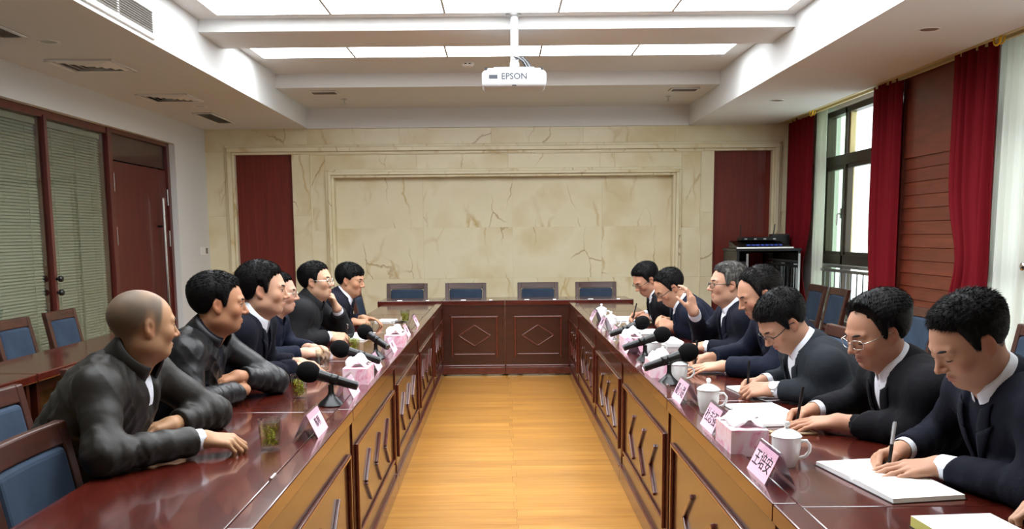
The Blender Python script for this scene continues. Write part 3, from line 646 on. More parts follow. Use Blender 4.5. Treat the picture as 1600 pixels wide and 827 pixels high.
mx = empty('audio_mixer', (2.99, 10.38, h + .03)); MB().box((-.31, -.22, 0), (.28, .2, .03)).build('chassis', M['black'], mx, bevel=.004); MB().box((-.33, -.235, -.0), (.31, -.222, .016)).build('front_lip', M['white'], mx)
MB().prism([(-.31, -.1, .03), (-.31, .2, .03), (-.31, .2, .085)], (0, 0, 0), (.59, 0, 0)).build('console', M['black'], mx)
for k in range(8): MB().box((-.20 + k * .052, -.19, .03), (-.168 + k * .052, -.14, .045)).build('fader', M['bluelight'], mx, bevel=.003)
tag(mx, 'black audio mixer with blue faders on top of the equipment rack', 'mixer')
rc = empty('wireless_receiver', (3.02, 10.52, h + .03 + .085)); MB().box((-.24, -.09, 0.0), (.2, .09, .04)).build('chassis', M['black'], rc, bevel=.004)
for x in (-.21, .17): MB().tube([(x, .05, .03), (x + (.02 if x > 0 else -.0), .05, .19)], .006, 8).build('antenna', M['black'], rc, smooth=True)
for k in range(4): MB().box((-.2 + k * .11, -.093, .012), (-.17 + k * .11, -.09, .026)).build('button', M['alu'], rc)
tag(rc, 'flat black wireless receiver with two antennas on the mixer', 'receiver')
bx = empty('black_box', (3.31, 10.6, h + .03)); MB().box((-.13, -.05, 0), (.07, .1, .16)).build('body', mat('grey_black', (52, 48, 46), rough=.5), bx, bevel=.006); MB().box((-.12, -.053, .02), (.06, -.05, .14)).build('front', M['black'], bx)
tag(bx, 'small dark box behind the receiver on the equipment rack', 'box')

# ------------------------------------------------------------------ things on the tables
def tea_glass(x, y, label, tea=True, fill=.6):
    e = empty('tea_glass', (x, y, TZ)); r0, r1, h = .031, .038, .102
    pr = [(0, 0), (r0 - .003, 0), (r0, .004), (r0 + .001, .02), (r1, h), (r1 - .0022, h), (r0 - .001, .02), (r0 - .004, .014), (0, .013)]
    MB().lathe(pr, 28, cap=False).build('tumbler', M['tumbler'], e, smooth=True)
    if tea:
        zt = .013 + fill * .1; rr = lambda z: r0 - .0025 + (r1 - r0) * max(0, z - .02) / .082
        MB().lathe([(0, .0135), (rr(.02), .016), (rr(zt), zt), (0, zt)], 24, cap=False).build('tea', M['tea'], e, smooth=True)
        random.seed(int(abs(x * 1000 + y * 77))); lm = MB()
        for k in range(95):
            a = random.uniform(0, 6.28); q = random.random() ** .6; z = .018 + random.random() ** 1.2 * .058; r = q * (rr(z) - .006); c = Vector((r * math.cos(a), r * math.sin(a), z))
            d = Vector((random.uniform(-1, 1), random.uniform(-1, 1), random.uniform(-.6, 1.4))).normalized(); n = d.cross(Vector((random.random(), random.random(), random.random()))).normalized(); L = random.uniform(.007, .014); w = .0032
            lm._add([c - d * L, c + n * w, c + d * L, c - n * w, c + d.cross(n) * .0012, c - d.cross(n) * .0012], [(0, 1, 4), (1, 2, 4), (2, 3, 4), (3, 0, 4), (1, 0, 5), (2, 1, 5), (3, 2, 5), (0, 3, 5)])
        tag(lm.build('tea_leaves', M['leaf'], e), kind='stuff')
    return tag(e, label, 'glass', 'drinking glasses on the left row')
tea_glass(-.757, 2.86, 'tea glass full of green leaves nearest the viewer, before the man in grey leather', fill=.66)
tea_glass(-.868, 3.79, 'tea glass with green leaves in front of the folded black leather arms')
tea_glass(-.93, 4.62, 'nearly empty clear glass beside the hand of the man in the dark coat', tea=False)
tea_glass(-.885, 5.35, 'tea glass half hidden behind the middle left microphone')
tea_glass(-.905, 6.05, 'tea glass half hidden behind the far left microphone head')
tea_glass(-.765, 7.1, 'tea glass farthest from the viewer on the left row')
def mug(x, y, ang, label):
    e = empty('lidded_mug', (x, y, TZ), ang); r = .042; h = .088
    MB().lathe([(0, .002), (r * .66, 0), (r * .72, .006), (r * .9, .03), (r, .06), (r, h), (r - .003, h), (r - .004, .06), (r * .8, .02), (0, .01)], 28, cap=False).build('cup', M['porcelain'], e, smooth=True)
    lid = MB().lathe([(r + .001, h + .0005), (r + .003, h + .003), (r * .86, h + .012), (r * .45, h + .021), (.007, h + .024), (.0055, h + .029), (.010, h + .036), (.008, h + .044), (0, h + .047)], 28).build('lid', M['porcelain'], e, smooth=True)
    MB().tube([(r * .96, 0, .074), (r + .016, 0, .076), (r + .027, 0, .062), (r + .026, 0, .044), (r + .014, 0, .028), (r * .86, 0, .022)], [.0055, .005, .0048, .0048, .005, .0055], 10).build('handle', M['porcelain'], e, smooth=True)
    return tag(e, label, 'mug', 'white lidded mugs on the right row')
mug(.842, 2.60, -.1, 'white lidded mug nearest the viewer, behind the front name card'); mug(.795, 3.40, -.1, 'white lidded mug behind the second name card, second from the viewer'); mug(.815, 4.08, -.1, 'white lidded mug beside the nearest right microphone, third from the viewer')
mug(.845, 4.93, -.1, 'white lidded mug below the middle right microphone, fourth from the viewer'); mug(.80, 5.66, -.1, 'white lidded mug between the two far right microphones, fifth from the viewer'); mug(.79, 6.42, -.1, 'white lidded mug second from the far end of the right row'); mug(.80, 7.13, -.1, 'white lidded mug farthest from the viewer on the right row')
def name_card(x, y, side, label, txt, size=.05, two=False):
    """tent card; face looks towards the middle of the U (side=-1: faces -X, on the right row)"""
    e = empty('name_card', (x, y, TZ + .001), 0 if side < 0 else PI); L = .095; hgt = .094; t = .003
    # local: face slopes from (x=0,z=.004) up to (x=.045,z=hgt), other leg goes down to x=.085
    ap = (.043, hgt)
    def leaf(p, q, name, m, th, lim=1.0):
        a = Vector((p[0], 0, p[1])); b = Vector((q[0], 0, q[1])); d = (b - a); n = Vector((-d.z, 0, d.x)).normalized() * th
        MB().prism([a + Vector((0, -L * lim, 0)), b + Vector((0, -L * lim, 0)), b + n + Vector((0, -L * lim, 0)), a + n + Vector((0, -L * lim, 0))], (0, 0, 0), (0, 2 * L * lim, 0)).build(name, m, e)
    leaf((.004, .0), ap, 'front_leaf', M['acrylic'], .003); leaf((.085, 0), ap, 'back_leaf', M['acrylic'], -.003); leaf((-.012, .001), (.004, .001), 'foot_lip', M['acrylic'], .003)
    a = Vector((.0045, 0, .006)); b = Vector((.042, 0, hgt - .008)); d = (b - a).normalized(); n = Vector((-d.z, 0, d.x))
    MB().prism([a + n * .0035 + Vector((0, -L * .93, 0)), b + n * .0035 + Vector((0, -L * .93, 0)), b + n * .0042 + Vector((0, -L * .93, 0)), a + n * .0042 + Vector((0, -L * .93, 0))], (0, 0, 0), (0, 2 * L * .93, 0)).build('paper_insert', M['pinkpaper'], e)
    a2 = Vector((.083, 0, .006)); b2 = Vector((.046, 0, hgt - .008)); d2 = (b2 - a2).normalized(); n2 = Vector((d2.z, 0, -d2.x))
    MB().prism([a2 + n2 * .0008 + Vector((0, -L * .93, 0)), b2 + n2 * .0008 + Vector((0, -L * .93, 0)), b2 + n2 * .0014 + Vector((0, -L * .93, 0)), a2 + n2 * .0014 + Vector((0, -L * .93, 0))], (0, 0, 0), (0, 2 * L * .93, 0)).build('paper_insert', M['pinkpaper'], e)
    if txt:
        me = text_mesh('lettering', txt, size); me.materials.append(M['ink']); o = obj('lettering', me, e)
        mid = (a + b) / 2 + n * .0048
        # text axes: right = -Y (seen from -X), up = d, normal = n
        rgt = Vector((0, -1, 0)); o.matrix_local = Matrix(((rgt.x, d.x, n.x, mid.x), (rgt.y, d.y, n.y, mid.y), (rgt.z, d.z, n.z, mid.z), (0, 0, 0, 1)))
    return tag(e, label, 'name card', 'pink tent name cards on the tables')
cR = [(2.45, '王培安', 'pink name card nearest the viewer on the right row, three dark characters'), (3.065, '杜志强', 'pink name card in front of the second mug, right of the pink tissue box'), (3.605, '戴小路', 'pink name card in front of the third mug on the right row'), (4.40, '陈国平', 'pink name card behind the tail of the nearest right microphone'),
      (5.12, '李建', 'pink name card below the tail of the middle right microphone'), (5.80, '张文', 'pink name card in front of the fifth mug below the far right microphone'), (6.45, '刘明', 'pink name card second from the far end of the right row'), (7.08, '周平', 'pink name card farthest from the viewer on the right row')]
for y, tx, lb in cR: name_card(.708, y, -1, lb, tx, .052)
cL = [(3.06, '陈明', 'pink name card nearest the viewer on the left row, before the front tea glass'), (3.80, '王平', 'pink name card under the tail of the nearest left microphone'), (4.55, '赵国', 'pink name card under the tail of the middle left microphone'), (5.24, '孙文', 'pink name card in front of the farther left tissue box'), (6.05, '吴建', 'pink name card just beyond the farther left tissue box'), (6.72, '马力', 'pink name card farthest from the viewer on the left row')]
for y, tx, lb in cL: name_card(-.622, y, 1, lb, tx, .036)
def microphone(x, y, head, tail, label, r=.044):
    """head/tail relative to the stand base"""
    e = empty('desk_microphone', (x, y, TZ)); hd, tl = Vector(head), Vector(tail); d = (hd - tl).normalized(); L = (hd - tl).length
    mid = tl + d * (L * .48)
    MB().lathe([(0, 0), (.052, 0), (.054, .004), (.05, .01), (.026, .032), (.014, .045), (.011, .06), (.011, max(.075, mid.z - .02)), (0, max(.076, mid.z - .019))], 24).build('stand', M['black'], e, smooth=True)
    up = d.to_track_quat('Z', 'Y').to_matrix()
    body = MB().lathe([(0, 0), (.017, .0), (.018, .004), (.019, .05), (.021, L * .6), (.024, L * .78), (.024, L - .02)], 18, tl, R=up).build('handle_tube', M['black'], e, smooth=True)
    MB().lathe([(0, -.003), (.0155, -.003), (.0175, .001), (.0175, .012)], 16, tl, R=up).build('tail_cap', mat('grey_cap', (96, 98, 100), rough=.4, metal=.4), body, smooth=True)
    MB().lathe([(.0225, -.016), (.0225, .016)], 16, mid, R=up, cap=False).build('clip', M['black'], e, smooth=True).modifiers.new('t', 'SOLIDIFY').thickness = .002
    prof = [(r * math.sin(t), -r * 1.12 * math.cos(t)) for t in np.linspace(.45, math.pi, 12)]
    MB().lathe([(p[0], p[1]) for p in prof], 22, hd, R=up).build('foam_head', M['blackmatte'], e, smooth='all')
    return tag(e, label, 'microphone', 'black foam headed desk microphones')
microphone(-.70, 3.62, (-.088, -.01, .14), (.105, .02, .075), 'black desk microphone with foam head on the left row, nearest the viewer')
microphone(-.70, 4.36, (-.09, -.01, .14), (.10, .02, .075), 'black desk microphone with foam head on the left row, middle of three')
microphone(-.71, 5.02, (-.065, .05, .145), (.075, -.06, .07), 'black desk microphone with foam head on the left row, farthest of three')
microphone(.77, 4.07, (.085, -.0, .145), (-.115, .0, .075), 'black desk microphone with foam head on the right row, nearest the viewer'); microphone(.775, 4.80, (.09, -.0, .145), (-.115, .0, .075), 'black desk microphone with foam head on the right row, middle of three'); microphone(.775, 5.45, (.085, -.0, .145), (-.11, .0, .075), 'black desk microphone with foam head on the right row, farthest of three')
def tissue_box(x, y, label, rz=0, hgt=.085, hx=.058, hy=.1, tis=True):
    e = empty('tissue_box', (x, y, TZ), rz); MB().box((-hx, -hy, 0), (hx, hy, hgt)).build('carton', M['floral'], e, bevel=.002)
    if tis:
        vs = []; fs = []; n = 9; random.seed(int(y * 100))
        for i in range(n):
            for j in range(n):
                u, v = (i / (n - 1) - .5) * 2, (j / (n - 1) - .5) * 2; hgt2 = .055 * (1 - abs(u) ** 1.5 * .5) * (1 - .5 * abs(v)) + random.uniform(-.004, .004)
                vs.append((u * .048 + .012 * math.sin(v * 5), v * .07 + .01 * math.sin(u * 6), hgt + max(.002, hgt2 - .03 * abs(u * v) + .008 * math.sin(5 * u + 3 * v))))
        for i in range(n - 1):
            for j in range(n - 1): fs.append((i * n + j, i * n + j + 1, (i + 1) * n + j + 1, (i + 1) * n + j))
        b = MB(); b._add(vs, fs); o = b.build('tissue', M['paper'], e, smooth='all'); o.modifiers.new('t', 'SOLIDIFY').thickness = .0015
    MB().lathe([(.026, hgt + .0006), (0, hgt + .0008)], 18, cap=False).build('opening', M['white'], e)
    return tag(e, label, 'tissue box', 'pink floral tissue boxes')
tissue_box(-.672, 4.16, 'pink floral tissue box beside the nearest left microphone, a white tissue sticking out'); tissue_box(-.655, 5.52, 'pink floral tissue box with white tissue at the far end of the left microphones')
tissue_box(.762, 2.80, 'pink floral tissue box between the two nearest name cards on the right row'); tissue_box(.765, 4.28, 'pink floral tissue box behind the nearest right microphone'); tissue_box(.77, 5.28, 'pink floral tissue box between the two far right microphones')
def book(name, x, y, rz, w, h, t, label, cat='notebook', cover=None, page=None, openw=True, z=None, edge=None):
    """w along local x, h along local y; open books have two page blocks that rise towards the gutter"""
    e = empty(name, (x, y, TZ if z is None else z), rz); cover = cover or M['black']; page = page or M['paper']
    if openw:
        MB().box((-w / 2, -h / 2, 0), (w / 2, h / 2, .002)).build('cover', cover, e)
        for s in (-1, 1):
            pr = [(0, .002), (.0, .004 + t * .35), (.012, .004 + t), (.04, .004 + t * 1.05), (w / 2 - .006, .003 + t * .8), (w / 2 - .003, .002)]
            MB().prism([(s * p[0], -h / 2 + .004, p[1]) for p in pr], (0, 0, 0), (0, h - .008, 0)).build('page_block', page, e, smooth=25)
    else:
        MB().box((-w / 2, -h / 2, 0), (w / 2, h / 2, .0015)).build('cover', cover, e); MB().box((-w / 2 + .003, -h / 2 + .003, .0015), (w / 2 - .003, h / 2 - .003, .0015 + t)).build('page_block', edge or page, e)
        MB().box((-w / 2 + .003, -h / 2 + .003, .0015 + t), (w / 2 - .003, h / 2 - .003, .002 + t)).build('top_page', page, e)
    return tag(e, label, cat, None)
book('notebook', 1.062, 2.42, math.radians(99), .40, .21, .012, 'large open white notebook under the pen of the writer nearest the viewer')
book('notebook', 1.06, 1.95, math.radians(4), .20, .19, .024, 'closed pale notebook with yellowish page edges in the lower right corner', openw=False, edge=M['yellowedge'])
book('notebook', 1.0, 3.33, math.radians(94), .40, .2, .010, 'open white notebook under the pen of the man in silver glasses')
book('notebook', 1.12, 3.82, math.radians(8), .20, .3, .006, 'flat white notebook with dark cover under the hands of the man wearing a watch', openw=False)
book('folder', 1.01, 4.50, math.radians(-6), .22, .3, .004, 'white sheets over a navy folder before the man in the navy jacket', 'folder', openw=False)
MB().box((-.1, -.15, .0061), (.1, -.06, .0066)).build('printed_band', M['navycover'], bpy.data.objects['folder'])
book('document_stack', 1.0, 5.52, math.radians(-4), .22, .3, .022, 'thick stack of white documents before the grey haired speaker', 'documents', openw=False)
MB().box((-.108, -.146, .0245), (.1, .13, .034), Matrix.Rotation(math.radians(6), 3, 'Z')).build('loose_sheets', M['paper'], bpy.data.objects['document_stack'])
book('notebook', 1.0, 6.22, math.radians(2), .2, .28, .008, 'white notebook under the clasped hands of the bent man in navy', openw=False)
book('notebook', .98, 7.2, math.radians(90), .36, .2, .008, 'open white notebook under the pen of the farthest right writer')
ph = empty('mobile_phone', (1.0, 3.02, TZ), math.radians(-80)); MB().box((-.036, -.075, 0), (.036, .075, .008)).build('body', M['goldphone'], ph, bevel=.003); MB().box((-.033, -.066, .008), (.033, .066, .0085)).build('screen', mat('phone_face', (150, 132, 112), rough=.2), ph)
tag(ph, 'flat gold coloured phone lying beside the notebook of the man in silver glasses', 'phone')
book('notebook', -.99, 6.10, math.radians(88), .44, .19, .008, 'open white notebook before the man with his hand at his chin', cover=mat('brown_cover', (120, 84, 54), rough=.5))
book('notebook', -.93, 7.22, math.radians(80), .2, .14, .008, 'small white notebook before the farthest man on the left', openw=False)
def pen(a, b, label, m=None, m2=None):
    """tip at a, cap at b"""
    a, b = Vector(a), Vector(b); e = empty('pen', a); d = (b - a).normalized(); L = (b - a).length; R = d.to_track_quat('Z', 'Y').to_matrix(); m = m or M['black']
    MB().lathe([(0, 0), (.0012, .002), (.0025, .012), (.0042, .02)], 10, R=R).build('tip', M['chrome'], e, smooth=True)
    MB().lathe([(.0042, .02), (.0052, .03), (.0052, L * .55)], 12, R=R, cap=False).build('grip', m2 or m, e, smooth=True)
    br = MB().lathe([(.0052, L * .55), (.005, L - .006), (.004, L), (0, L)], 12, R=R).build('barrel', m, e, smooth=True)
    s = R @ Vector((.0065, 0, 0)); MB().bar(s + d * (L * .72), s + d * (L - .004), .003, .0015).build('clip', M['chrome'], br)
    return tag(e, label, 'pen', 'pens')
pen((-.86, 7.05, TZ + .006), (-.76, 7.13, TZ + .006), 'slim pen lying on the table beside the small notebook of the farthest left man')
pen((1.03, 3.66, TZ + .012), (1.07, 3.53, TZ + .012), 'dark pen with silver clip lying on the flat notebook by the watch')
# ------------------------------------------------------------------ people: implicit surfaces meshed with surface nets
def V3(*a): return np.array(a, float)
def nrm(v): v = np.asarray(v, float); return v / (np.linalg.norm(v) + 1e-12)
def smin(a, b, k): h = np.clip(.5 + .5 * (b - a) / k, 0, 1); return b * (1 - h) + a * h - k * h * (1 - h)
def smax(a, b, k): return -smin(-a, -b, k)
def sstep(a, b, x): t = np.clip((x - a) / (b - a), 0, 1); return t * t * (3 - 2 * t)
def ell(p, c, r, A=None):
    q = p - c
    if A is not None: q = q @ np.asarray(A).T        # rows of A are the local axes
    r = np.asarray(r, float); k0 = np.sqrt(((q / r) ** 2).sum(1)); k1 = np.sqrt(((q / (r * r)) ** 2).sum(1)) + 1e-9
    return k0 * (k0 - 1) / k1
def cap(p, a, b, ra, rb):
    a = np.asarray(a, float); b = np.asarray(b, float); ab = b - a; t = np.clip(((p - a) @ ab) / (ab @ ab + 1e-12), 0, 1)
    return np.sqrt((((p - a) - t[:, None] * ab) ** 2).sum(1)) - (ra + (rb - ra) * t)
def capt(p, a, b):
    ab = b - a; return ((p - a) @ ab) / (ab @ ab)
def mesh_sdf(f, lo, hi, h):
    """sparse evaluation on a lattice, then naive surface nets -> verts, quads"""
    B = 6; lo = np.asarray(lo, float); n = np.maximum(1, np.ceil((np.asarray(hi) - lo) / (h * B)).astype(int))
    ci = np.stack(np.meshgrid(*[np.arange(k) for k in n], indexing='ij'), -1).reshape(-1, 3)
    cc = lo + (ci * B + (B - 1) / 2) * h; cd = f(cc)
    D = np.repeat(np.repeat(np.repeat(np.where(cd < 0, -1., 1.).reshape(n), B, 0), B, 1), B, 2).astype(np.float32)
    near = np.abs(cd) < h * B * 1.05; blk = ci[near]
    if len(blk) == 0: return np.zeros((0, 3)), np.zeros((0, 4), int)
    s = np.stack(np.meshgrid(*[np.arange(B)] * 3, indexing='ij'), -1).reshape(-1, 3)
    ii = (blk[:, None, :] * B + s[None]).reshape(-1, 3); D[ii[:, 0], ii[:, 1], ii[:, 2]] = f(lo + ii * h)
    S = D < 0; c = np.zeros(np.array(S.shape) - 1, np.int8)
    offs = [(i, j, k) for i in (0, 1) for j in (0, 1) for k in (0, 1)]; nx, ny, nz = c.shape
    for (i, j, k) in offs: c += S[i:i + nx, j:j + ny, k:k + nz]
    act = np.argwhere((c > 0) & (c < 8)); idx = -np.ones(c.shape, int); idx[act[:, 0], act[:, 1], act[:, 2]] = np.arange(len(act))
    val = [D[act[:, 0] + i, act[:, 1] + j, act[:, 2] + k] for (i, j, k) in offs]; acc = np.zeros((len(act), 3)); cnt = np.zeros(len(act))
    for e1 in range(8):
        for e2 in range(e1 + 1, 8):
            o1, o2 = np.array(offs[e1]), np.array(offs[e2])
            if np.abs(o1 - o2).sum() != 1: continue
            m = (val[e1] < 0) != (val[e2] < 0); t = np.zeros(len(act)); t[m] = val[e1][m] / (val[e1][m] - val[e2][m])
            acc[m] += o1 + t[m, None] * (o2 - o1); cnt[m] += 1
    verts = lo + (act + acc / np.maximum(cnt, 1)[:, None]) * h; quads = []
    for ax in range(3):
        a1, a2 = (ax + 1) % 3, (ax + 2) % 3; sl0 = [slice(None)] * 3; sl1 = [slice(None)] * 3
        sl0[ax] = slice(0, -1); sl1[ax] = slice(1, None); s0, s1 = S[tuple(sl0)], S[tuple(sl1)]
        e = np.argwhere(s0 != s1); e = e[(e[:, a1] > 0) & (e[:, a2] > 0) & (e[:, a1] < c.shape[a1]) & (e[:, a2] < c.shape[a2])]
        if len(e) == 0: continue
        q = []
        for d1, d2 in ((-1, -1), (0, -1), (0, 0), (-1, 0)):
            t = e.copy(); t[:, a1] += d1; t[:, a2] += d2; q.append(idx[t[:, 0], t[:, 1], t[:, 2]])
        q = np.stack(q, 1); fl = s0[e[:, 0], e[:, 1], e[:, 2]]; q[~fl] = q[~fl][:, ::-1]; quads.append(q[(q >= 0).all(1)])
    return verts, (np.concatenate(quads) if quads else np.zeros((0, 4), int))
def np_obj(name, parts, m, parent, base, color=None):
    """parts: list of (verts, quads); joined in one mesh, coordinates relative to base"""
    vs = []; qs = []; o = 0; cs = []
    for i, (v, q) in enumerate(parts): vs.append(v - base); qs.append(q + o); o += len(v)
    v = np.concatenate(vs); q = np.concatenate(qs); me = bpy.data.meshes.new(name); me.vertices.add(len(v)); me.vertices.foreach_set('co', v.astype(np.float32).ravel())
    me.loops.add(len(q) * 4); me.loops.foreach_set('vertex_index', q.astype(np.int32).ravel()); me.polygons.add(len(q)); me.polygons.foreach_set('loop_start', np.arange(0, len(q) * 4, 4, dtype=np.int32))
    me.update(calc_edges=True); me.validate(); me.polygons.foreach_set('use_smooth', [True] * len(me.polygons)); me.materials.append(m)
    if color is not None:
        at = me.color_attributes.new('tone', 'FLOAT_COLOR', 'POINT'); c = np.ones((len(v), 4), np.float32); c[:, :3] = color; at.data.foreach_set('color', c.ravel())
    ob = bpy.data.objects.new(name, me); COL.objects.link(ob); ob.parent = parent; return ob
def skin_mat():
    m = mat('skin', (206, 160, 130), rough=.52, spec=.3, sub=.06, bump=((240, 240, 240), .08, .001)); nt = m.node_tree; N = nt.nodes; L = nt.links
    a = N.new('ShaderNodeVertexColor'); a.layer_name = 'tone'; L.new(a.outputs[0], N['Principled BSDF'].inputs['Base Color']); return m
def hair_mat(name, a, b):
    m = mat(name, a, rough=.62, spec=.16, noise=((60, 60, 14), b, 4, .45, .8), bump=((260, 260, 60), .5, .002)); return m
M['skin'] = skin_mat(); M['hair_black'] = hair_mat('black_hair', (8, 7, 7), (20, 18, 17)); M['hair_grey'] = hair_mat('grey_hair', (62, 60, 57), (120, 117, 112)); M['hair_dark'] = hair_mat('dark_hair', (12, 10, 9), (34, 29, 26))
def cloth(name, rgb, rough=.8, spec=.25, sheen=0, b=((30, 30, 30), .25, .012), coat=0): return mat(name, rgb, rough=rough, spec=spec, sheen=sheen, bump=b, coat=coat)
M['leather_grey'] = cloth('grey_brown_leather', (31, 28, 24), .5, .34, 0, ((16, 16, 16), .22, .012)); M['leather_black'] = cloth('black_leather', (17, 17, 19), .42, .4, 0, ((16, 16, 16), .22, .012))
M['wool_black'] = cloth('black_wool', (22, 23, 32), .9, .12); M['navy'] = cloth('navy_jacket_cloth', (17, 22, 37), .8, .16); M['black_cloth'] = cloth('black_jacket_cloth', (26, 26, 28), .8, .2)
M['suit_navy'] = cloth('navy_suit', (20, 22, 33), .85, .15); M['suit_black'] = cloth('black_suit', (19, 19, 23), .85, .15); M['suit_grey'] = cloth('grey_suit', (37, 41, 46), .85, .15)
M['shirt'] = cloth('white_shirt', (224, 228, 236), .8, .2, 0); M['sweater'] = cloth('dark_sweater', (28, 30, 40), .95, .1); M['trouser'] = cloth('dark_trousers', (26, 27, 32))
M['shoe'] = mat('black_shoe', (16, 15, 15), rough=.3); M['eye'] = mat('eye_white', (206, 200, 192), rough=.2); M['iris'] = mat('iris', (26, 16, 12), rough=.15); M['brow'] = mat('eyebrow', (30, 24, 20), rough=.8); M['brow_grey'] = mat('grey_eyebrow', (70, 64, 58), rough=.8)
M['lens'] = pane_glass('spectacle_lens', (246, 248, 248), .06)
M['rim_black'] = mat('black_rim', (22, 18, 18), rough=.3); M['rim_silver'] = mat('silver_rim', (200, 196, 186), rough=.2, metal=.9)
UP = V3(0, 0, 1)
def rotm(axis, ang):
    x, y, z = nrm(axis); c, s = math.cos(ang), math.sin(ang); C = 1 - c
    return np.array([[c + x * x * C, x * y * C - z * s, x * z * C + y * s], [y * x * C + z * s, c + y * y * C, y * z * C - x * s], [z * x * C - y * s, z * y * C + x * s, c + z * z * C]])
def ik(sh, wr, l1, l2, hint):
    d = wr - sh; L = np.linalg.norm(d); mx = (l1 + l2) * .995
    if L > mx: k = L / mx; l1 *= k; l2 *= k
    a = (l1 * l1 - l2 * l2 + L * L) / (2 * L); r = math.sqrt(max(1e-5, l1 * l1 - a * a)); u = d / L; h = hint - u * (hint @ u); return sh + u * a + nrm(h) * r
POSE = {  # (mcp, pip, dip) per finger index..little ; spread ; thumb (out, forward curl, close)
    'rest': ([(14, 22, 10), (16, 24, 12), (18, 26, 12), (22, 28, 14)], .5, (38, 14, 10)),
    'flat': ([(8, 10, 6), (8, 12, 6), (10, 12, 8), (12, 14, 8)], .7, (42, 8, 4)),
    'write': ([(48, 42, 18), (54, 52, 26), (62, 64, 34), (66, 68, 36)], .25, (24, 40, 26)),
    'fist': ([(62, 78, 46), (64, 82, 48), (66, 82, 48), (66, 78, 44)], .2, (18, 48, 40)),
    'curl': ([(34, 52, 30), (38, 56, 32), (42, 58, 32), (46, 58, 30)], .35, (26, 30, 20)),
    'open': ([(10, 26, 18), (18, 30, 20), (24, 34, 22), (28, 34, 22)], .9, (40, 24, 16)),
}
def hand_bones(w, fd, dn, right, pose, sc=1.0):
    """w wrist point, fd finger direction, dn dorsal normal; returns list of capsules and palm capsules"""
    fd = nrm(fd); dn = nrm(dn - fd * (dn @ fd)); sd = np.cross(dn, fd)           # sd points to the thumb side for a right hand (x fwd, z up -> -? fixed by sign)
    sd = sd if not right else sd
    th = sd if right else -sd
    cur, spread, tb = POSE[pose]; out = []; palm = []
    P = lambda x, y, z: w + sc * (fd * x + th * y + dn * z)
    ys = [.029, .0095, -.0105, -.029]; bl = [.088, .092, .087, .078]
    for y, x in zip(ys, bl): palm.append((P(.008, y * .62, 0), P(x - .006, y, .001), .0155 * sc, .0125 * sc))
    palm.append((P(.012, .016, -.008), P(.05, .030, -.010), .016 * sc, .0145 * sc))
    tips = []
    for i, (y, x, ln, r) in enumerate(zip(ys, bl, [(.042, .026, .021), (.046, .029, .022), (.042, .027, .021), (.033, .021, .019)], [.0092, .0094, .0088, .0078])):
        p = P(x, y, .002); a = 0; dirn = nrm(fd + th * (y * 3.2 * spread))
        for q in range(3):
            a += math.radians(cur[i][q]); d = dirn * math.cos(a) - dn * math.sin(a); n = p + d * ln[q] * sc; k = 1 - .09 * q
            out.append((p, n, r * sc * k, r * sc * (k - .09), i)); p = n
        tips.append(p)
    o, c1, c2 = [math.radians(t) for t in tb]
    p = P(.022, .026, -.010); d = nrm(fd * math.cos(o) + th * math.sin(o) - dn * .28); rr = .0112
    for q, (ln, bend) in enumerate(((.044, 0), (.032, c1), (.026, c2))):
        if q: d = nrm(d * math.cos(bend) + (-th * .75 + fd * .25 - dn * .55) * math.sin(bend))
        n = p + d * ln * sc; out.append((p, n, rr * sc * (1 - .08 * q), rr * sc * (.92 - .08 * q), 4)); p = n
    tips.append(p); return palm, out, tips
def hand_sdf(palm, fing, wr, el, sc=1.0):
    def f(p):
        d = None
        for a, b, ra, rb in palm: q = cap(p, a, b, ra, rb); d = q if d is None else smin(d, q, .012)
        fo = cap(p, wr, wr + nrm(el - wr) * .13, .0255 * sc, .036 * sc); d = smin(d, fo, .028)
        ff = {}
        for a, b, ra, rb, i in fing:
            q = cap(p, a, b, ra, rb); ff[i] = q if i not in ff else smin(ff[i], q, .004)
        for i, q in ff.items(): d = smin(d, q, .007 if i < 4 else .014)
        return d
    return f
HAIRLINE = {  # (y, z) pairs in head space, lower boundary of the hair
    'normal': ([-.13, -.06, -.035, -.014, .006, .016, .027, .034, .040, .055, .075, .12], [-.07, -.062, -.02, .022, .020, -.012, -.006, .022, .056, .071, .081, .086]),
    'receding': ([-.13, -.06, -.035, -.014, .006, .016, .026, .034, .041, .050, .064, .085], [-.07, -.062, -.02, .022, .020, -.014, -.006, .032, .074, .094, .103, .106]),
    'bowl': ([-.13, -.06, -.035, -.014, .006, .018, .028, .036, .05, .068, .085, .12], [-.074, -.066, -.022, .020, .016, .004, .01, .026, .040, .046, .048, .048]),
    'fringe': ([-.13, -.06, -.035, -.014, .006, .018, .028, .035, .042, .060, .080, .12], [-.07, -.062, -.02, .022, .020, -.016, -.006, .024, .050, .064, .071, .074]),
}
